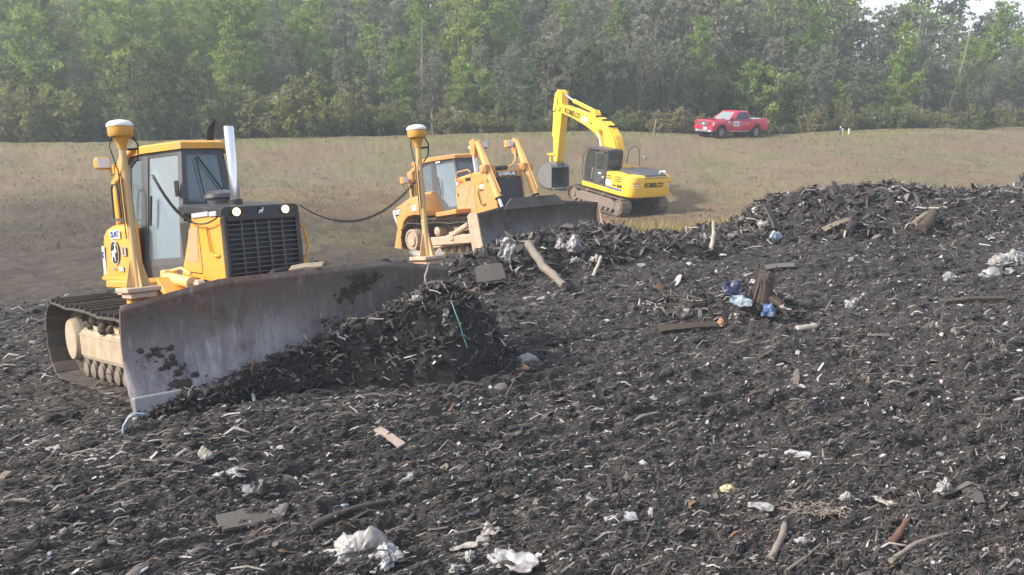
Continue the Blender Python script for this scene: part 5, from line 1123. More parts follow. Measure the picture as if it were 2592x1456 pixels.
# arching fronds at the pickup's tail
g = np.random.default_rng(9); x0, y0 = crest(1985, 2.2); mb = MB(); zz = gz(x0, y0)
for k in range(26):
    a = g.random()*2*PI; L = .9+.9*g.random(); p = [Vector((math.cos(a)*L*u*.75, math.sin(a)*L*u*.75, L*(1.25*u-.95*u*u))) for u in (0, .3, .6, .85, 1)]; s = Vector((-math.sin(a), math.cos(a), 0))*.03
    mb.loft([[q-s*w, q+s*w, q+s*w+Vector((0, 0, .006)), q-s*w+Vector((0, 0, .006))] for q, w in zip(p, (.7, 1, .9, .6, .15))])
o = mb.build('arching_grass_clump', simple('frond_green', (.075, .085, .045), .7, 0, .3)); o.location = (x0, y0, zz-.03); tag(o, 'clump of long arching blades just behind the tail of the red pickup', 'grass clump')
# ---------------------------------------------------------------- waste: heaps, countless chips, and every larger piece
t = NT('waste_soil'); n1, n2 = t.noise(2.2, 8, .65), t.noise(15, 8, .68)
c_ = t.mix(t.ramp(n2, [(.36, 0.0), (.72, .8)]), t.ramp(n1, [(.3, (.015, .014, .017)), (.7, (.036, .034, .036))]), (.052, .047, .048))
t.bsdf(c_, .92, 0, n2, .9, .03, .2); M['heap'] = t.m
t = NT('waste_chips'); a_ = t.n('ShaderNodeAttribute', attribute_name='Col'); t.bsdf(t.mix(t.ramp(t.noise(30, 5, .6), [(.4, 0.0), (.7, .5)]), a_.outputs['Color'], (.05, .042, .038)), .75, 0, None, spec=.3); M['chips'] = t.m
PAL = np.array([(.040, .037, .038), (.062, .056, .055), (.090, .080, .076), (.140, .125, .116), (.22, .20, .19), (.34, .32, .32), (.44, .43, .44), (.13, .075, .05), (.22, .13, .08), (.09, .11, .17)])
PW = np.array([.30, .25, .19, .12, .06, .030, .016, .016, .004, .002]); PW = PW/PW.sum()
def chips(name, P, L, parent=None, aniso=True, upright=.25, pal=None, kind='stuff', wide=(.07, .26)):
    g = rng; N = len(P); a = g.random(N)*2*PI if not aniso else .58+g.normal(0, .42, N)
    d = np.stack([np.cos(a), np.sin(a), g.normal(0, upright, N)], 1); d /= np.linalg.norm(d, axis=1, keepdims=True)
    s = np.cross(d, np.stack([g.normal(0, .45, N), g.normal(0, .45, N), np.ones(N)], 1)); s /= np.linalg.norm(s, axis=1, keepdims=True); u = np.cross(s, d)
    L = L[:, None]; W = L*(wide[0]+wide[1]*g.random((N, 1))**1.8); b = L*g.normal(0, .16, (N, 1)); th = np.minimum(.012, L*.12)
    rung = [(-.5, 0, .7), (.0, 1, 1.0), (.5, 0, .5)]; V = []
    for f, k, w in rung:
        c = P + d*L*f + u*b*k
        w2 = w*(.45+1.1*g.random((N, 1)))
        V += [c - s*W*w2*.5, c + s*W*w2*.5, c + u*th]
    V = np.stack(V, 1).reshape(-1, 3); o = np.arange(N)[:, None]*9
    q = [(0, 3, 5, 2), (2, 5, 4, 1), (3, 6, 8, 5), (5, 8, 7, 4)]
    Fq = np.concatenate([o+np.array([f]) for f in q], 0)
    ci = g.choice(len(PAL), N, p=PW if pal is None else pal); c = PAL[ci]*(.75+.5*g.random((N, 1)))
    return tag(np_mesh(name, V, Fq, M['chips'], parent, np.repeat(c, 9, 0)), kind=kind)
_ico = None
def clods(name, P, R, parent=None, mat=None):
    bm = bmesh.new(); bmesh.ops.create_icosphere(bm, subdivisions=1, radius=1); bm.verts.ensure_lookup_table()
    v0 = np.array([v.co for v in bm.verts]); f0 = np.array([[v.index for v in f.verts] for f in bm.faces]); bm.free()
    N, k = len(P), len(v0); g = rng
    V = v0[None]*(1+g.normal(0, .34, (N, k, 1)))*R[:, None, None]*np.stack([.8+.8*g.random(N), .8+.6*g.random(N), .5+.4*g.random(N)], 1)[:, None, :] + P[:, None, :]
    Fq = (np.arange(N)[:, None, None]*k + f0[None]).reshape(-1, 3)
    return tag(np_mesh(name, V.reshape(-1, 3), Fq, mat or M['heap'], parent), kind='stuff')
def screen_scatter(n, py0, py1, px0=-60, px1=2660):
    """points spread evenly over what the photo shows of the tip (denser near by, as one can see smaller bits there)"""
    px = px0+(px1-px0)*rng.random(n); py = py0+(py1-py0)*rng.random(n)
    a = (px-CX_PX)/F_PX; b = -(py-CY_PX)/F_PX; vy = math.cos(PITCH)+b*math.sin(PITCH); vz = -math.sin(PITCH)+b*math.cos(PITCH)
    y = CAM_H/np.maximum(1e-3, -vz/vy)
    for _ in range(5): x = a/vy*y; y = np.clip((CAM_H-base_h(x, y))/np.maximum(1e-3, -vz/vy), 3.5, 60)
    x = a/vy*y; k = (waste(x, y) > .5+.3*rng.random(n)) & (fbm(x*.55, y*.8, 3, 333)+.55 > .30*(rng.random(n)-.5)); return x[k], y[k]

# ---- heaps
def heap(name, label, path, seed, nu=220, nv=70, rough=1.0, nchip=2500, chip=(.05, .30), nclod=900, upright=.6):
    """path: (x, y, width towards the camera, width away, crest height above ground)"""
    path = np.array(path, float); k = len(path); u = np.linspace(0, k-1, nu); ip = lambda c: np.interp(u, np.arange(k), path[:, c])
    X, Y, wf, wb, H = [np.convolve(np.pad(ip(c), 6, 'edge'), np.ones(13)/13, 'valid') for c in range(5)]
    tx, ty = np.gradient(X), np.gradient(Y); l = np.hypot(tx, ty); nx, ny = ty/l, -tx/l
    sgn = np.where(ny > 0, -1, 1); nx, ny = nx*sgn, ny*sgn                    # nx,ny point to the camera
    v = np.linspace(-1, 1, nv)
    off = np.where(v[None] < 0, -v[None]*wf[:, None], -v[None]*wb[:, None])
    x = X[:, None]+nx[:, None]*off; y = Y[:, None]+ny[:, None]*off
    x = x + .10*rough*fbm(x*1.7, y*1.7, 3, seed+5); y = y + .10*rough*fbm(x*1.7+9, y*1.7, 3, seed+6)
    av = np.abs(v)[None]; prof = (1-av**1.6)**.9*np.minimum(1, 4*np.minimum(np.linspace(0, 1, nu), np.linspace(1, 0, nu)))[:, None]**.6
    nz = .20*fbm(x*1.1, y*1.1, 4, seed)+.16*fbm(x*3.2, y*3.2, 3, seed+1)-.10*np.abs(fbm(x*5, y*7, 3, seed+2))+.05*fbm(x*13, y*13, 2, seed+3)
    z = ground_h(x, y) - .14*(av**6) + H[:, None]*prof + rough*nz*(.35+.65*prof)*np.minimum(1, H[:, None]*1.8)
    V = np.stack([x, y, z], -1).reshape(-1, 3); i = np.arange(nu-1)[:, None]*nv; j = np.arange(nv-1)[None]
    Fq = np.stack([i+j, i+j+1, i+nv+j+1, i+nv+j], -1).reshape(-1, 4)
    o = np_mesh(name, V, Fq, M['heap'], None, None, True); tag(o, label, 'waste heap')
    iu, iv = rng.integers(2, nu-2, nchip), rng.integers(4, nv-6, nchip); P = np.stack([x[iu, iv], y[iu, iv], z[iu, iv]+.012], 1)
    chips('loose_debris', P, chip[0]+(chip[1]-chip[0])*rng.random(nchip)**3, o, False, upright, PW2)
    iu, iv = rng.integers(2, nu-2, nclod), rng.integers(4, nv-6, nclod); P = np.stack([x[iu, iv], y[iu, iv], z[iu, iv]], 1)
    clods('clod', P, .015+.05*rng.random(nclod)**2.5, o)
    return o, (x, y, z)
PWF = np.array([.36, .26, .18, .11, .05, .025, .004, .006, 0, 0]); PWF = PWF/PWF.sum()
PW2 = PW*np.array([1.6, 1.1, .9, .85, 1.0, 1.5, 1.7, 1.3, 1, 1]); PW2 = PW2/PW2.sum()
Pb, Pn, Pt = np.array([-3.88, 8.07]), np.array([.659, -.752]), np.array([.752, .659])
def on_blade(px, py, off):
    v = ray(px, py); s = ((Pb+Pn*off)@Pn)/(v.x*Pn[0]+v.y*Pn[1]); return np.array([v.x*s, v.y*s, CAM_H+v.z*s])
pa = []
for (px, py, off, wf, wb, hh) in [(330, 1035, .05, .10, .1, None), (400, 1010, .06, .13, .15, None), (479, 985, .08, .12, .2, None), (633, 936, .09, .17, .22, None), (773, 884, .10, .24, .25, None), (852, 842, .14, .42, .3, None), (973, 800, .22, .60, .42, None), (1060, 730, .32, .72, .55, None), (1130, 718, .38, .74, .7, None), (1200, 752, .42, .7, .75, None), (1250, 825, .42, .5, .6, None), (1285, 885, .4, .4, .5, None)]:
    p = on_blade(px, py, off); pa.append((p[0], p[1], wf, wb, max(.05, p[2]-gz(p[0], p[1]))))
HP, _ = heap('soil_heap', 'dark heap of soil and shredded waste piled against the nearest blade', pa, 31, 260, 80, 1.15, 6500, (.03, .22), 1100)
hx = np.array([(p[0], p[1], p[4]) for p in pa[6:11]]); kk = rng.integers(0, 4, 130); tt = rng.random(130)[:, None]; Q = hx[kk]*(1-tt)+hx[kk+1]*tt
Q[:, 2] = ground_h(Q[:, 0], Q[:, 1])+Q[:, 2]*(.90+.13*rng.random(130)); Q[:, :2] += rng.normal(0, .10, (130, 2)); chips('bark_strips', Q, .12+.28*rng.random(130)**2, HP, False, .35, PW2, 'stuff', (.08, .25))
def hp(rows): 
    out = []
    for px, py, d, wf, wb in rows: p = at_d(px, py, d); out.append((p.x, p.y, wf, wb, max(.06, p.z-gz(p.x, p.y))))
    return out
_, WR = heap('waste_windrow', 'long dark windrow of waste between the two bulldozers and the dry grass', hp([(1090, 668, 14.6, .9, .9), (1160, 640, 15.3, 1.1, 1.0), (1240, 618, 15.8, 1.3, 1.1), (1330, 606, 16.2, 1.4, 1.3), (1410, 590, 16.6, 1.5, 1.5), (1460, 578, 16.9, 1.5, 1.4), (1510, 590, 17.2, 1.4, 1.2), (1580, 584, 17.3, 1.5, 1.2), (1660, 590, 17.5, 1.5, 1.2), (1760, 578, 18.0, 1.6, 1.2), (1840, 556, 18.6, 1.6, 1.3), (1910, 536, 19.2, 1.4, 1.2)]), 51, 360, 80, 1.05, 5200, (.06, .42), 1700)
heap('waste_ridge', 'broad ridge of broken timber and waste at the back right of the tip', hp([(1880, 565, 18.6, 1.2, 1.0), (1930, 518, 19.4, 2.2, 1.3), (1990, 493, 20.2, 2.9, 1.5), (2080, 477, 20.8, 3.3, 1.7), (2170, 472, 21.4, 3.6, 1.7), (2240, 468, 21.6, 3.6, 1.7), (2330, 484, 22.0, 3.4, 1.6), (2430, 487, 22.6, 3.2, 1.6), (2530, 485, 23.0, 3.0, 1.6), (2660, 474, 23.6, 2.8, 1.6), (2800, 474, 24, 2.6, 1.5)]), 71, 380, 100, 1.45, 11000, (.05, .46), 2600)
heap('waste_mound', 'low mound of bark and rubbish with blue plastic, in the middle of the tip', hp([(1630, 815, 12.7, .4, .4), (1690, 785, 12.9, .7, .6), (1770, 772, 13.0, .8, .7), (1850, 765, 13.1, .8, .7), (1920, 748, 13.2, .75, .6), (1980, 780, 13.0, .6, .5), (2030, 815, 12.9, .4, .4)]), 91, 160, 60, .8, 1500, (.05, .32), 500)

# ---- countless small bits over the whole tip
x, y = screen_scatter(52000, 470, 1500); d = np.hypot(x, y); n = len(x)
chips('shredded_debris', np.stack([x, y, ground_h(x, y)+.006], 1), np.clip((.008+.0022*d)*np.exp(rng.normal(0, .75, n)), .010, .42))
x, y = screen_scatter(15000, 560, 1500); d = np.hypot(x, y); n = len(x); pw3 = np.array([0, 0, .05, .17, .27, .28, .17, .05, .007, .003])
chips('pale_scraps', np.stack([x, y, ground_h(x, y)+.010], 1), np.clip((.007+.0019*d)*np.exp(rng.normal(0, .7, n)), .009, .35), None, True, .35, pw3, 'stuff', (.22, .7))
x, y = screen_scatter(15000, 560, 1500); d = np.hypot(x, y); n = len(x)
clods('soil_clods', np.stack([x, y, ground_h(x, y)], 1), np.clip((.004+.0015*d)*np.exp(rng.normal(0, .5, n)), .006, .05))

x, y = screen_scatter(60000, 470, 1500); d = np.hypot(x, y); n = len(x)
chips('matted_fibres', np.stack([x, y, ground_h(x, y)+.004], 1), np.clip((.022+.0058*d)*np.exp(rng.normal(0, .55, n)), .02, .55), None, True, .10, PWF, 'stuff', (.03, .10))
# ---- larger pieces, each a thing
def wood_mat(n, c, v=.4): return simple(n, c, .85, 0, v, 9, .5, .012)
MW = {'dark': wood_mat('dark_wet_wood', (.055, .047, .045)), 'grey': wood_mat('grey_weathered_wood', (.19, .165, .14)), 'tan': wood_mat('tan_wood', (.20, .165, .125)), 'pink': wood_mat('pinkish_board', (.27, .22, .20)), 'pale': wood_mat('pale_stick', (.32, .29, .255), .3), 'brown': wood_mat('brown_bark', (.060, .046, .037)), 'rust': wood_mat('rusty_wood', (.13, .07, .045))}
def film(n, c, tr=.15):
    t = NT(n); f = t.noise(12, 6, .6); b = t.bsdf(t.mix(t.ramp(t.noise(5, 8, .7), [(.46, 0.0), (.66, .8)]), t.mix(t.ramp(f, [(.40, 0.0), (.75, .5)]), c, tuple(x*.5 for x in c)), (.10, .085, .075)), .42, 0, f, .3, .01, .5); return t.m
MF = {'white': film('white_plastic_film', (.28, .28, .285)), 'grey': film('grey_plastic_film', (.30, .30, .32)), 'dirty': film('dirty_rag', (.33, .305, .28)), 'blue': film('bright_blue_plastic', (.05, .13, .29)), 'navy': film('dark_blue_tarp', (.025, .04, .10)), 'pblue': film('pale_blue_film', (.26, .33, .42)), 'orange': film('orange_scrap', (.36, .17, .09)), 'cream': film('cream_foam', (.5, .44, .28)), 'green': film('teal_strap', (.05, .19, .20)), 'slab': film('dusty_slab', (.10, .09, .082)), 'tan': film('tan_card', (.34, .27, .19)), 'black': film('black_plastic', (.03, .03, .035))}
def put(o, px, py, yaw=0, pit=0, rol=0, up=0.0, pos=None):
    p = on_ground(px, py) if pos is None else pos; o.location = p + Vector((0, 0, up)); o.rotation_euler = (rol, pit, yaw); return o
def seg_pts(a, b, surf=None):
    return (on_ground(*a) if len(a) == 2 else at_d(*a)), (on_ground(*b) if len(b) == 2 else at_d(*b))
def log(label, a, b, r, mat, name='log', cat='log', up=.5, n=9, bend=.06, taper=.75, seed=0):
    g = random.Random(seed+int(a[0])); p, q = seg_pts(a, b); p = p+Vector((0, 0, r*up)); q = q+Vector((0, 0, r*up)); L = (q-p).length; side = (q-p).normalized().orthogonal()
    path = [p.lerp(q, i/8)+side*bend*L*math.sin(PI*i/8)*.6+Vector((g.uniform(-1, 1), g.uniform(-1, 1), g.uniform(-1, 1)))*r*.16 for i in range(9)]
    o0 = path[0].copy(); path = [v-o0 for v in path]
    rr = [r*(1-(1-taper)*i/8)*g.uniform(.88, 1.12) for i in range(9)]
    mb = MB().tube(path, rr, n)
    for v in mb.bm.verts: v.co += Vector((g.uniform(-1, 1), g.uniform(-1, 1), g.uniform(-1, 1)))*r*.10
    o = mb.build(name, MW[mat] if mat in MW else MF[mat], None, 50); o.location = o0; return tag(o, label, cat)
def board(label, a, b, w, t, mat, name='board', cat='board', roll=.15, up=.02):
    p, q = seg_pts(a, b); L = (q-p).length; mb = MB(); g = random.Random(int(a[0]*7)); n = 8; rings = []
    for i in range(n+1):
        x = L*i/n; ww = w*(.92+.16*g.random()); dz = .05*L*math.sin(PI*i/n)*g.uniform(.3, .6); e = .12*w*(g.random()-.5) if i in (0, n) else 0
        rings.append([(x+e, -ww/2, dz), (x-e, ww/2, dz), (x-e, ww/2, dz+t), (x+e, -ww/2, dz+t)])
    mb.loft(rings); o = mb.build(name, MW[mat] if mat in MW else MF[mat], None, 30)
    o.location = p+Vector((0, 0, up)); o.rotation_mode = 'QUATERNION'; o.rotation_quaternion = (q-p).to_track_quat('X', 'Z') @ Euler((roll, 0, 0)).to_quaternion(); return tag(o, label, cat)
def crumple(label, px, py, sx, sy, h, mat, seed, name='plastic_bag', cat='plastic bag', up=.02, yaw=0, folds=1.0, pos=None, sub=5):
    """a creased sheet or bag heaped on the ground"""
    bm = bmesh.new(); bmesh.ops.create_icosphere(bm, subdivisions=sub, radius=1); co = np.array([v.co for v in bm.verts]); r = np.ones(len(co))
    th = np.arctan2(co[:, 1], co[:, 0]); el = co[:, 2]
    k = 1.6; q = np.abs(fbm(co[:, 0]*k+seed*3.1, co[:, 1]*k+el*1.9, 4, seed)); q2 = np.abs(fbm(co[:, 0]*4+seed, co[:, 1]*4-el*3, 3, seed+9)); lob = fbm(co[:, 0]*1.1+seed, co[:, 1]*1.1+7, 2, seed+4)
    q3 = np.abs(fbm(co[:, 0]*8+seed*1.7, co[:, 1]*8+el*6, 3, seed+21)); r = 1+.85*lob-folds*.75*q-folds*.60*q2-folds*.35*q3
    P = co*r[:, None]; P[:, 2] = np.where(P[:, 2] < 0, P[:, 2]*.25, P[:, 2]*(.55+1.3*q+.6*(lob+.2)))
    P *= np.array([sx/2, sy/2, h])
    for v, p in zip(bm.verts, P): v.co = p
    for f in bm.faces: f.smooth = True
    for e in bm.edges:
        if len(e.link_faces) == 2 and e.calc_face_angle(0) > .42: e.smooth = False
    me = bpy.data.meshes.new(name); bm.to_mesh(me); bm.free(); me.materials.append(MF[mat] if mat in MF else MW[mat]); o = link(bpy.data.objects.new(name, me))
    put(o, px, py, yaw, 0, 0, up, pos); return tag(o, label, cat)
def sheet(label, px, py, L, W, mat, seed, yaw, tilt=.15, name='torn_sheet', cat='torn sheet', amp=.16, up=.03, pos=None, ragged=.25):
    g = random.Random(seed); nx, ny = 22, 12; V = []; Fq = []
    for i in range(nx+1):
        for j in range(ny+1):
            a, b = i/nx-.5, j/ny-.5; f = fbm(np.array([a*3.2+seed]), np.array([b*3.2+seed*.7]), 4, seed)[0]; f2 = abs(fbm(np.array([a*7+seed]), np.array([b*7.]), 3, seed+3)[0])
            e = 1-ragged*abs(fbm(np.array([a*6+seed]), np.array([seed*1.7]), 3, seed+5)[0])*2
            V.append((a*L, b*W*e*(1-.35*abs(2*a)**3), amp*W*(f*2.2+f2*1.4)))
    for i in range(nx):
        for j in range(ny): k = i*(ny+1)+j; Fq.append((k, k+1, k+ny+2, k+ny+1))
    me = bpy.data.meshes.new(name); me.from_pydata(V, [], Fq); me.materials.append(MF[mat] if mat in MF else MW[mat])
    for p in me.polygons: p.use_smooth = True
    o = link(bpy.data.objects.new(name, me)); s = o.modifiers.new('thick', 'SOLIDIFY'); s.thickness = .006
    put(o, px, py, yaw, tilt*g.uniform(-1, 1), tilt*g.uniform(.3, 1), up, pos); return tag(o, label, cat)

log('dark wet log lying flat, lower left of centre in the foreground', (785, 1345), (975, 1278), .035, 'dark', seed=1, up=.9)
log('dark branch stub leaning against the big white bag', (985, 1388), (1048, 1312), .034, 'dark', seed=2, up=.9)
log('stout bleached log leaning down the front of the windrow', (1335, 622, 15.2), (1428, 728, 14.0), .085, 'grey', seed=3, bend=.05, n=11)
log('bent pale stick standing upright out of the windrow', (1796, 646, 16.6), (1806, 562, 16.9), .05, 'pale', 'stick', 'stick', seed=4, bend=.12)
log('thin pale stick standing up from the heap against the blade', (1090, 742, 10.0), (1076, 703, 9.95), .016, 'pale', 'stick', 'stick', seed=5, bend=-.1)
log('short pale stick rising above the blade top edge', (1076, 703, 9.95), (1086, 668, 9.9), .016, 'pale', 'stick', 'stick', seed=15, bend=.03)
log('white peeled stick lying on the soil along the blade', tuple(on_blade(810, 858, .5)) and (812, 860, 9.35), (893, 890, 9.45), .028, 'pale', 'stick', 'stick', seed=6, bend=.02)
log('long weathered log slanting up the ridge to its crest', (2176, 552, 19.2), (2243, 492, 21.8), .085, 'grey', seed=7, bend=.03)
log('second weathered log lying to the right on the ridge', (2312, 574, 18.6), (2384, 512, 20.8), .08, 'tan', seed=8, bend=.02)
log('thick short stump block beside the right hand log of the ridge', (2328, 590, 18.2), (2362, 548, 18.9), .13, 'brown', 'stump', 'stump', seed=9, n=10)
log('brown log chunk on end in the bottom right foreground', (1948, 1425), (1985, 1338), .030, 'grey', seed=10, up=1.2, taper=.9)
log('forked bare branch at the bottom right edge of the foreground', (1992, 1450), (2078, 1382), .014, 'tan', 'branch', 'branch', seed=11, up=1.5)
log('long grey branch lying diagonally, lower right foreground', (2252, 1428), (2402, 1358), .020, 'grey', 'branch', 'branch', seed=12, up=1.2)
log('rusty brown stub standing beside a white rag, lower right foreground', (2258, 1380), (2296, 1318), .030, 'rust', 'stump', 'stump', seed=13, up=1.2)
log('thin twig between the two branches, bottom right', (2105, 1440), (2155, 1400), .008, 'pale', 'twig', 'twig', seed=14, up=1.4)
log('thin pale twig below the rusty stub, bottom right', (2132, 1388), (2190, 1398), .010, 'pale', 'twig', 'twig', seed=16, up=1.4)
log('bent white pipe piece lying on the open waste, centre', (1408, 1056), (1456, 1088), .012, 'pale', 'pipe_piece', 'pipe', seed=17, up=1)
log('thin wavy white stick lying near the centre of the tip', (1462, 1036), (1556, 1020), .010, 'pale', 'stick', 'stick', seed=18, up=1.3)
log('grey stick on the ground below the near blade corner', (158, 1163), (245, 1140), .012, 'grey', 'stick', 'stick', seed=19, up=1.2)
log('white stick on the left foreground below the tracks', (85, 1125), (135, 1105), .012, 'pale', 'stick', 'stick', seed=20, up=1.2)
log('thin dark root sticking up at the left part of the windrow', (1768, 652, 16.6), (1762, 600, 16.8), .03, 'brown', 'root', 'root', seed=21, bend=.1)
log('pale bone like stick leaning in front of the windrow', (1500, 702, 14.9), (1522, 650, 15.1), .035, 'pale', 'stick', 'stick', seed=22)
log('cream roll lying on the waste right of the mound', (2018, 837), (2062, 832), .055, 'pale', 'roll', 'roll', seed=23, n=12, bend=0, taper=1)
board('short pinkish board lying alone in front of the blade', (955, 1092), (1018, 1135), .085, .02, 'pink')
board('long grey brown plank at the foot of the mound', (1668, 838), (1812, 826), .11, .03, 'brown', roll=.5)
board('dark slab leaning in the left face of the windrow', (1205, 700, 14.4), (1275, 690, 14.5), .30, .05, 'slab', roll=1.0)
board('grey weathered slab half buried right of the ridge foot', (1938, 682), (2010, 676), .16, .03, 'slab', roll=.25)
board('dark plank standing upright at the left end of the ridge', (1965, 588, 18.3), (1938, 530, 18.9), .24, .05, 'dark', roll=.6)
board('orange brown plank lying on the ridge slope', (2085, 585, 18.3), (2150, 560, 18.9), .12, .04, 'tan', roll=.4)
board('long dark timber across the right middle of the tip', (2390, 770), (2540, 762), .08, .05, 'brown')
board('dark plank on the ground right of the mound', (2070, 668, 16.4), (2160, 640, 17.2), .14, .04, 'dark', roll=.3)
board('dusty flat slab lying in the left foreground', (555, 1335), (690, 1312), .24, .03, 'slab', 'slab', 'slab', roll=.12)
board('tan wooden block at the left edge of the foreground', (0, 1230), (22, 1210), .06, .05, 'tan', 'wood_block', 'wood block')
board('flat pale scrap lying on top of the blade edge', (735, 686, 9.85), (818, 676, 9.85), .14, .02, 'tan', 'scrap', 'scrap', up=.02)
# bags, rags, sheets
crumple('large dirty white bag slumped in the bottom foreground', 905, 1402, .48, .30, .14, 'white', 3, folds=.55, yaw=.2, up=.02)
crumple('crumpled grey plastic gathered at the foot of the white bag', 985, 1418, .40, .30, .12, 'grey', 5, 'crumpled_film', 'plastic film', yaw=.8)
crumple('creased pale rag heap right of the big white bag', 1235, 1368, .34, .24, .09, 'dirty', 7, 'rag', 'rag')
sheet('long thin pale rag strip below the creased heap', 1168, 1392, .28, .07, 'dirty', 8, .1, name='rag', cat='rag')
sheet('torn grey white sheet at the bottom edge, centre', 1300, 1432, .40, .22, 'grey', 9, -.5, .3)
crumple('crumpled white paper clump at the bottom edge, left of the torn sheet', 1150, 1446, .24, .16, .07, 'white', 11, 'crumpled_paper', 'paper')
crumple('small white wad beside the torn grey sheet', 1190, 1420, .11, .09, .05, 'white', 12, 'crumpled_paper', 'paper')
sheet('silvery crinkled foil lying flat, lower centre', 1572, 1322, .29, .15, 'grey', 13, .15, .1, 'foil', 'foil', .10)
crumple('bright white torn film in the left foreground', 598, 1208, .30, .17, .05, 'white', 14, 'crumpled_film', 'plastic film', yaw=.3)
crumple('white shred lying right of the pinkish board', 1153, 1156, .17, .10, .05, 'white', 15, 'crumpled_film', 'plastic film')
crumple('row of white scraps below the shred, centre left', 1045, 1216, .26, .09, .04, 'white', 16, 'crumpled_film', 'plastic film', yaw=.6)
sheet('pale blue scrap stuck upright beside the dark log', 868, 1285, .10, .09, 'pblue', 17, .4, .6)
crumple('dark round lump with a pale side, left foreground', 655, 1246, .15, .13, .09, 'black', 18, 'lump', 'lump', folds=.2)
sheet('pale round face of the dark lump in the left foreground', 630, 1246, .10, .09, 'grey', 19, .2, .5, 'flat_disc', 'disc', .03)
crumple('greyish block of foam left of the bright white film', 515, 1163, .15, .12, .07, 'dirty', 20, 'foam_block', 'foam', folds=.3)
sheet('pale torn board like sheet on the right foreground', 2018, 1158, .26, .11, 'grey', 21, -.55, .2)
crumple('small pale violet wad left of the torn sheet, right foreground', 1930, 1160, .11, .07, .04, 'grey', 22, 'crumpled_film', 'plastic film')
crumple('fibrous white clump like a mop head at the far right foreground', 2390, 1246, .23, .18, .13, 'white', 23, 'fibre_clump', 'clump', folds=1.5)
sheet('narrow white rag, right foreground above the straw tangle', 1925, 1290, .23, .09, 'white', 24, -.1, .3, 'rag', 'rag')
crumple('white shred above the straw tangle, right foreground', 2143, 1266, .17, .08, .05, 'white', 25, 'crumpled_film', 'plastic film')
sheet('pale twisted rag right of the straw tangle', 2245, 1282, .22, .10, 'dirty', 26, -.3, .4, 'rag', 'rag')
sheet('torn white sheet at the bottom edge, right', 2222, 1437, .26, .13, 'white', 27, -.6, .3)
sheet('white rag leaning on the rusty stub, lower right', 2300, 1335, .15, .10, 'grey', 28, 1.2, .9, 'rag', 'rag')
crumple('small white sheet between the log chunk and the branch', 2030, 1375, .14, .07, .03, 'white', 29, 'crumpled_film', 'plastic film')
crumple('big dirty white bag at the right edge of the tip', 2560, 668, .95, .6, .28, 'white', 30, yaw=.3)
sheet('grey torn sheet trailing left of the big bag at the right edge', 2510, 695, .75, .35, 'grey', 31, .2, .2)
crumple('small white bag right of the mound, mid tip', 2152, 778, .26, .18, .15, 'white', 32)
crumple('pale wad left of the right edge bag', 2400, 712, .3, .22, .13, 'grey', 33)
sheet('dark blue tarp hanging on the mound', 1852, 740, .38, .30, 'navy', 34, .4, 1.2, 'tarp', 'tarp', pos=at_d(1852, 738, 12.75))
sheet('pale blue film draped below the dark blue tarp', 1878, 772, .34, .20, 'pblue', 35, -.3, .9, 'plastic_film', 'plastic film', pos=at_d(1876, 768, 12.55))
crumple('bright blue plastic bag on the right of the mound', 1942, 792, .32, .22, .17, 'blue', 36, pos=at_d(1940, 800, 12.4))
sheet('white curved bowl rim beside the bright blue bag', 1988, 792, .16, .20, 'grey', 37, 1.2, 1.3, 'broken_bowl', 'bowl', pos=at_d(1988, 788, 12.5))
crumple('pale rag tangle at the foot of the dark blue tarp', 1852, 805, .34, .22, .10, 'dirty', 38, 'rag', 'rag')
crumple('orange and white scrap at the end of the long plank', 1825, 826, .17, .12, .11, 'orange', 39, 'scrap', 'scrap')
sheet('grey flat panel leaning in the mound, left of the tarp', 1728, 800, .28, .22, 'slab', 40, .3, .8, 'panel_scrap', 'panel', pos=at_d(1730, 795, 12.4))
crumple('crushed white bucket in the windrow', 1452, 618, .42, .32, .20, 'grey', 41, 'crushed_bucket', 'bucket', folds=.8, pos=at_d(1452, 632, 15.6))
crumple('white crumpled bag beside the crushed bucket', 1418, 622, .24, .2, .12, 'white', 42, pos=at_d(1418, 630, 15.6))
sheet('pale violet sheet hanging in the windrow face', 1284, 635, .40, .30, 'grey', 43, .3, 1.3, pos=at_d(1284, 634, 15.0))
crumple('white tangle of cloth low on the windrow', 1505, 660, .36, .25, .14, 'dirty', 44, 'rag', 'rag', pos=at_d(1508, 662, 15.2), folds=1.4)
crumple('white plastic on the windrow below the crushed bucket', 1460, 662, .36, .2, .13, 'white', 45, 'crumpled_film', 'plastic film', pos=at_d(1458, 664, 15.0))
crumple('long white crumpled film at the foot of the heap by the blade', 1335, 920, .42, .18, .08, 'white', 46, 'crumpled_film', 'plastic film', yaw=.2)
crumple('orange scrap under the long white film', 1328, 938, .15, .08, .04, 'orange', 47, 'scrap', 'scrap')
crumple('white bag at the top of the heap by the blade', 1050, 765, .16, .10, .07, 'white', 48, pos=at_d(1052, 764, 9.75))
sheet('pale strip of film hanging on the heap by the blade', 1140, 815, .20, .07, 'grey', 49, .9, 1.1, pos=at_d(1125, 810, 9.75))
crumple('small bluish white wad low on the heap by the blade', 1155, 875, .13, .12, .06, 'pblue', 50, 'crumpled_film', 'plastic film', pos=at_d(1155, 876, 9.75))
crumple('rusty orange clod at the foot of the heap by the blade', 1165, 898, .14, .09, .08, 'orange', 51, 'scrap', 'scrap', pos=at_d(1165, 900, 9.7))
crumple('small orange scrap on the ground in front of the blade middle', 975, 955, .10, .06, .04, 'orange', 52, 'scrap', 'scrap')
crumple('two cream foam lumps on the upper right foreground', 2250, 1042, .09, .07, .05, 'cream', 53, 'foam_lump', 'foam')
crumple('single cream foam lump right of the pair', 2274, 1047, .06, .05, .05, 'cream', 54, 'foam_lump', 'foam')
crumple('yellow and pale scrap, right foreground left of the rag', 1842, 1247, .14, .08, .05, 'cream', 55, 'scrap', 'scrap')
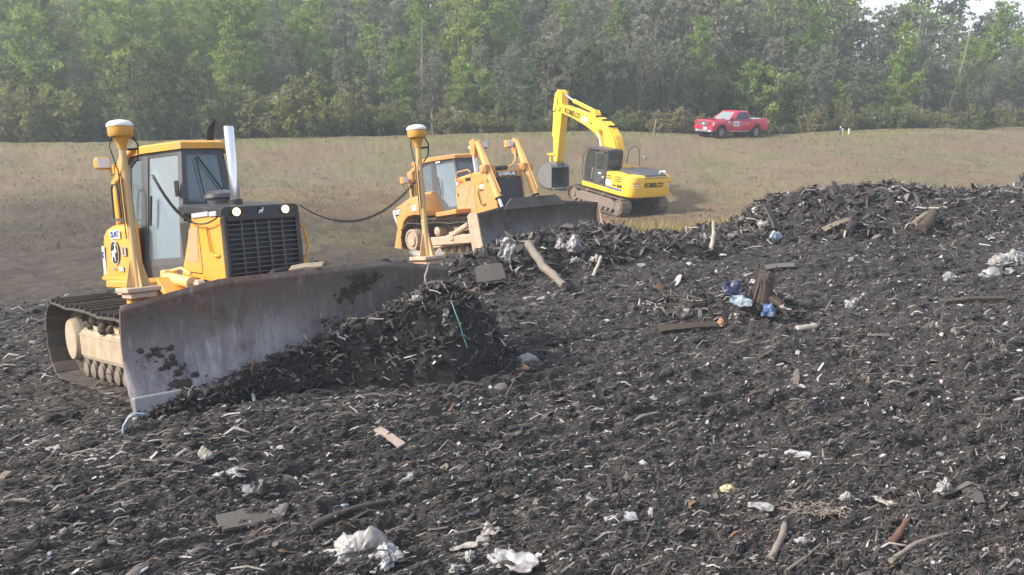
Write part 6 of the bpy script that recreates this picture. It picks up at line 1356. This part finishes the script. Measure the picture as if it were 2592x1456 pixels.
sheet('white flap on the ridge crest', 2215, 490, .7, .35, 'dirty', 56, .5, .6, pos=at_d(2212, 492, 21.9))
crumple('grey crumpled film on the right slope of the ridge', 2520, 525, .5, .35, .18, 'grey', 57, 'crumpled_film', 'plastic film', pos=at_d(2522, 528, 21.5), folds=1.3)
sheet('pale green torn plastic on the front of the ridge', 2195, 575, .45, .25, 'pblue', 58, 1.2, 1.1, pos=at_d(2193, 578, 18.6))
crumple('blue white crumpled bag at the left foot of the ridge', 1955, 612, .45, .25, .18, 'pblue', 59, pos=at_d(1955, 614, 17.9))
crumple('white bag halfway up the left of the ridge', 1938, 570, .36, .26, .16, 'grey', 60, pos=at_d(1938, 572, 18.4), folds=1.3)
crumple('flesh coloured lump near the crest of the ridge', 2068, 527, .28, .22, .2, 'dirty', 61, 'lump', 'lump', pos=at_d(2068, 528, 19.8), folds=.3)
crumple('dark boulder like lump at the very right end of the ridge', 2590, 470, .5, .4, .5, 'black', 62, 'lump', 'lump', pos=at_d(2588, 480, 23.5), folds=.3)
# ragged stump on the mound
def stump():
    g = random.Random(4); mb = MB()
    for k in range(16):
        a = k/16*2*PI; r = .15; h = g.uniform(.28, .62); p = Vector((math.cos(a)*r, math.sin(a)*r*.8, 0))
        mb.loft([[p*1.5+Vector((0, 0, -.2)), p*1.5+Vector((-math.sin(a)*.09, math.cos(a)*.09, -.2)), p*.6+Vector((0, 0, -.2))], [p+Vector((0, 0, h*.6)), p+Vector((-math.sin(a)*.06, math.cos(a)*.06, h*.6)), p*.6+Vector((0, 0, h*.6))], [p*1.02+Vector((0, 0, h)), p*1.02+Vector((-math.sin(a)*.02, math.cos(a)*.02, h)), p*.9+Vector((0, 0, h))]])
    mb.lathe([(.22, -.25), (.17, .1), (.13, .3), (0, .34)], (0, 0, 0), n=12)
    for k in range(5): a = g.uniform(-.6, 2.6)-1.2; mb.tube([(0, 0, .1), (math.cos(a)*.3, math.sin(a)*.3, .05), (math.cos(a)*.55, math.sin(a)*.5, -.12)], [.08, .05, .02], 7)
    o = mb.build('stump', MW['brown'], None, 40); o.location = at_d(1925, 762, 12.95); o.rotation_euler = (.05, .12, .4); tag(o, 'ragged dark tree stump standing on the mound behind the blue bag', 'stump')
stump()
def tangle():
    g = random.Random(8); mb = MB()
    for k in range(110):
        a = g.gauss(.1, .6); c = Vector((g.gauss(0, .11), g.gauss(0, .05), .01+.04*g.random())); L = g.uniform(.03, .11); d = Vector((math.cos(a), math.sin(a), g.gauss(0, .12)))
        mb.tube([c-d*L, c+Vector((0, 0, .02)), c+d*L], [.003, .006, .003], 5)
    o = mb.build('straw_tangle', MW['grey'], None, 60); put(o, 2070, 1300); tag(o, 'tangle of straw and bark strips in the right foreground', 'straw tangle')
tangle()
def wire(label, pts, r, mat, name, cat):
    P = [at_d(*p) for p in pts]; o = MB().tube([p-P[0] for p in P], r, 7).build(name, mat); o.location = P[0]; tag(o, label, cat)
wire('thin teal strap hanging down the heap by the blade', [(1142, 762, 9.85), (1152, 790, 9.75), (1163, 818, 9.68), (1172, 850, 9.62), (1183, 880, 9.6)], .007, MF['green'], 'strap', 'strap')
p_ = on_ground(310, 1098); q_ = on_ground(347, 1085)
o = MB().tube([(0, 0, -.02), (.01, .02, .07), (.05, .05, .14), (.11, .10, .17), (.17, .14, .15)], .014, 8).build('bent_strap', MF['pblue']); o.location = p_; tag(o, 'bent pale blue strap sticking out below the near blade corner', 'strap')
# boards under the right mast, behind the blade
board('pale split board under the right mast, left piece', (1042, 642, 11.7), (1082, 662, 11.4), .10, .03, 'pale', roll=.3)
board('pale split board under the right mast, right piece', (1090, 664, 11.4), (1118, 645, 11.7), .12, .03, 'pale', roll=.3)
# ---------------------------------------------------------------- sky, sun, haze, camera
SUN_EL, SUN_DIR = math.radians(36), Vector((-.94, -.28, 0)).normalized()
def world():
    w = bpy.data.worlds.new('World'); SC.world = w; w.use_nodes = True; t = w.node_tree; t.nodes.clear()
    o = t.nodes.new('ShaderNodeOutputWorld'); b = t.nodes.new('ShaderNodeBackground'); s = t.nodes.new('ShaderNodeTexSky')
    s.sky_type = 'NISHITA'; s.sun_disc = False; s.sun_elevation = SUN_EL; s.sun_rotation = math.atan2(SUN_DIR.x, SUN_DIR.y)
    s.air_density = 1.3; s.dust_density = 6.0; s.ozone_density = 1.2
    b.inputs[1].default_value = .15
    tc = t.nodes.new('ShaderNodeTexCoord'); mp = t.nodes.new('ShaderNodeMapping'); mp.inputs['Scale'].default_value = (1, 1, 2.6); nz = t.nodes.new('ShaderNodeTexNoise'); nz.inputs['Scale'].default_value = 1.7; nz.inputs['Detail'].default_value = 7
    rp = t.nodes.new('ShaderNodeValToRGB'); rp.color_ramp.elements[0].position = .36; rp.color_ramp.elements[0].color = (.12, .12, .12, 1); rp.color_ramp.elements[1].position = .62; rp.color_ramp.elements[1].color = (.70, .70, .70, 1)
    mx = t.nodes.new('ShaderNodeMix'); mx.data_type = 'RGBA'; mx.inputs[7].default_value = (4.5, 4.75, 5.2, 1)
    t.links.new(tc.outputs['Generated'], mp.inputs[0]); t.links.new(mp.outputs[0], nz.inputs['Vector']); t.links.new(nz.outputs['Fac'], rp.inputs[0]); sp = t.nodes.new('ShaderNodeSeparateXYZ'); t.links.new(tc.outputs['Generated'], sp.inputs[0]); mr = t.nodes.new('ShaderNodeMapRange'); mr.inputs[1].default_value = .05; mr.inputs[2].default_value = .40; mr.inputs[3].default_value = 1.0; mr.inputs[4].default_value = 0.0; t.links.new(sp.outputs[2], mr.inputs[0])
    mxx = t.nodes.new('ShaderNodeMath'); mxx.operation = 'MAXIMUM'; t.links.new(rp.outputs[0], mxx.inputs[0]); t.links.new(mr.outputs[0], mxx.inputs[1]); t.links.new(mxx.outputs[0], mx.inputs[0]); t.links.new(s.outputs[0], mx.inputs[6])
    t.links.new(mx.outputs[2], b.inputs[0]); t.links.new(b.outputs[0], o.inputs[0])
world()
ld = bpy.data.lights.new('sun', 'SUN'); ld.energy = 4.0; ld.angle = math.radians(3.5); ld.color = (1, .93, .82)
sun = link(bpy.data.objects.new('sun', ld)); D_ = SUN_DIR*math.cos(SUN_EL) + Vector((0, 0, math.sin(SUN_EL)))
sun.rotation_euler = D_.to_track_quat('Z', 'Y').to_euler(); sun.location = D_*60
def haze():
    t = NT('haze_air'); p = t.n('ShaderNodeVolumePrincipled'); p.inputs['Color'].default_value = (.80, .90, 1, 1); p.inputs['Density'].default_value = HAZE
    p.inputs['Anisotropy'].default_value = .25
    t.l(p.outputs[0], t.out.inputs['Volume'])
    o = MB().box(-160, 160, -20, 230, -8, 62).build('haze', t.m, None, 0); tag(o, kind='stuff', label='thin pale haze over field and woods')
HAZE = .0018
haze()
cd = bpy.data.cameras.new('camera'); cam = link(bpy.data.objects.new('camera', cd)); SC.camera = cam
cam.location = (0, 0, CAM_H); cam.rotation_euler = (math.radians(90)-PITCH, 0, 0)
cd.sensor_width = 36; cd.lens = 36*F_PX/2592; cd.clip_start = .1; cd.clip_end = 6000
SC.view_settings.view_transform = 'Standard'; SC.view_settings.look = 'None'; SC.view_settings.exposure = .94; SC.view_settings.gamma = 1
SC.render.filter_size = 1.7
SC.cycles.use_denoising = True; SC.cycles.max_bounces = 8; SC.cycles.transparent_max_bounces = 24; SC.cycles.volume_bounces = 0
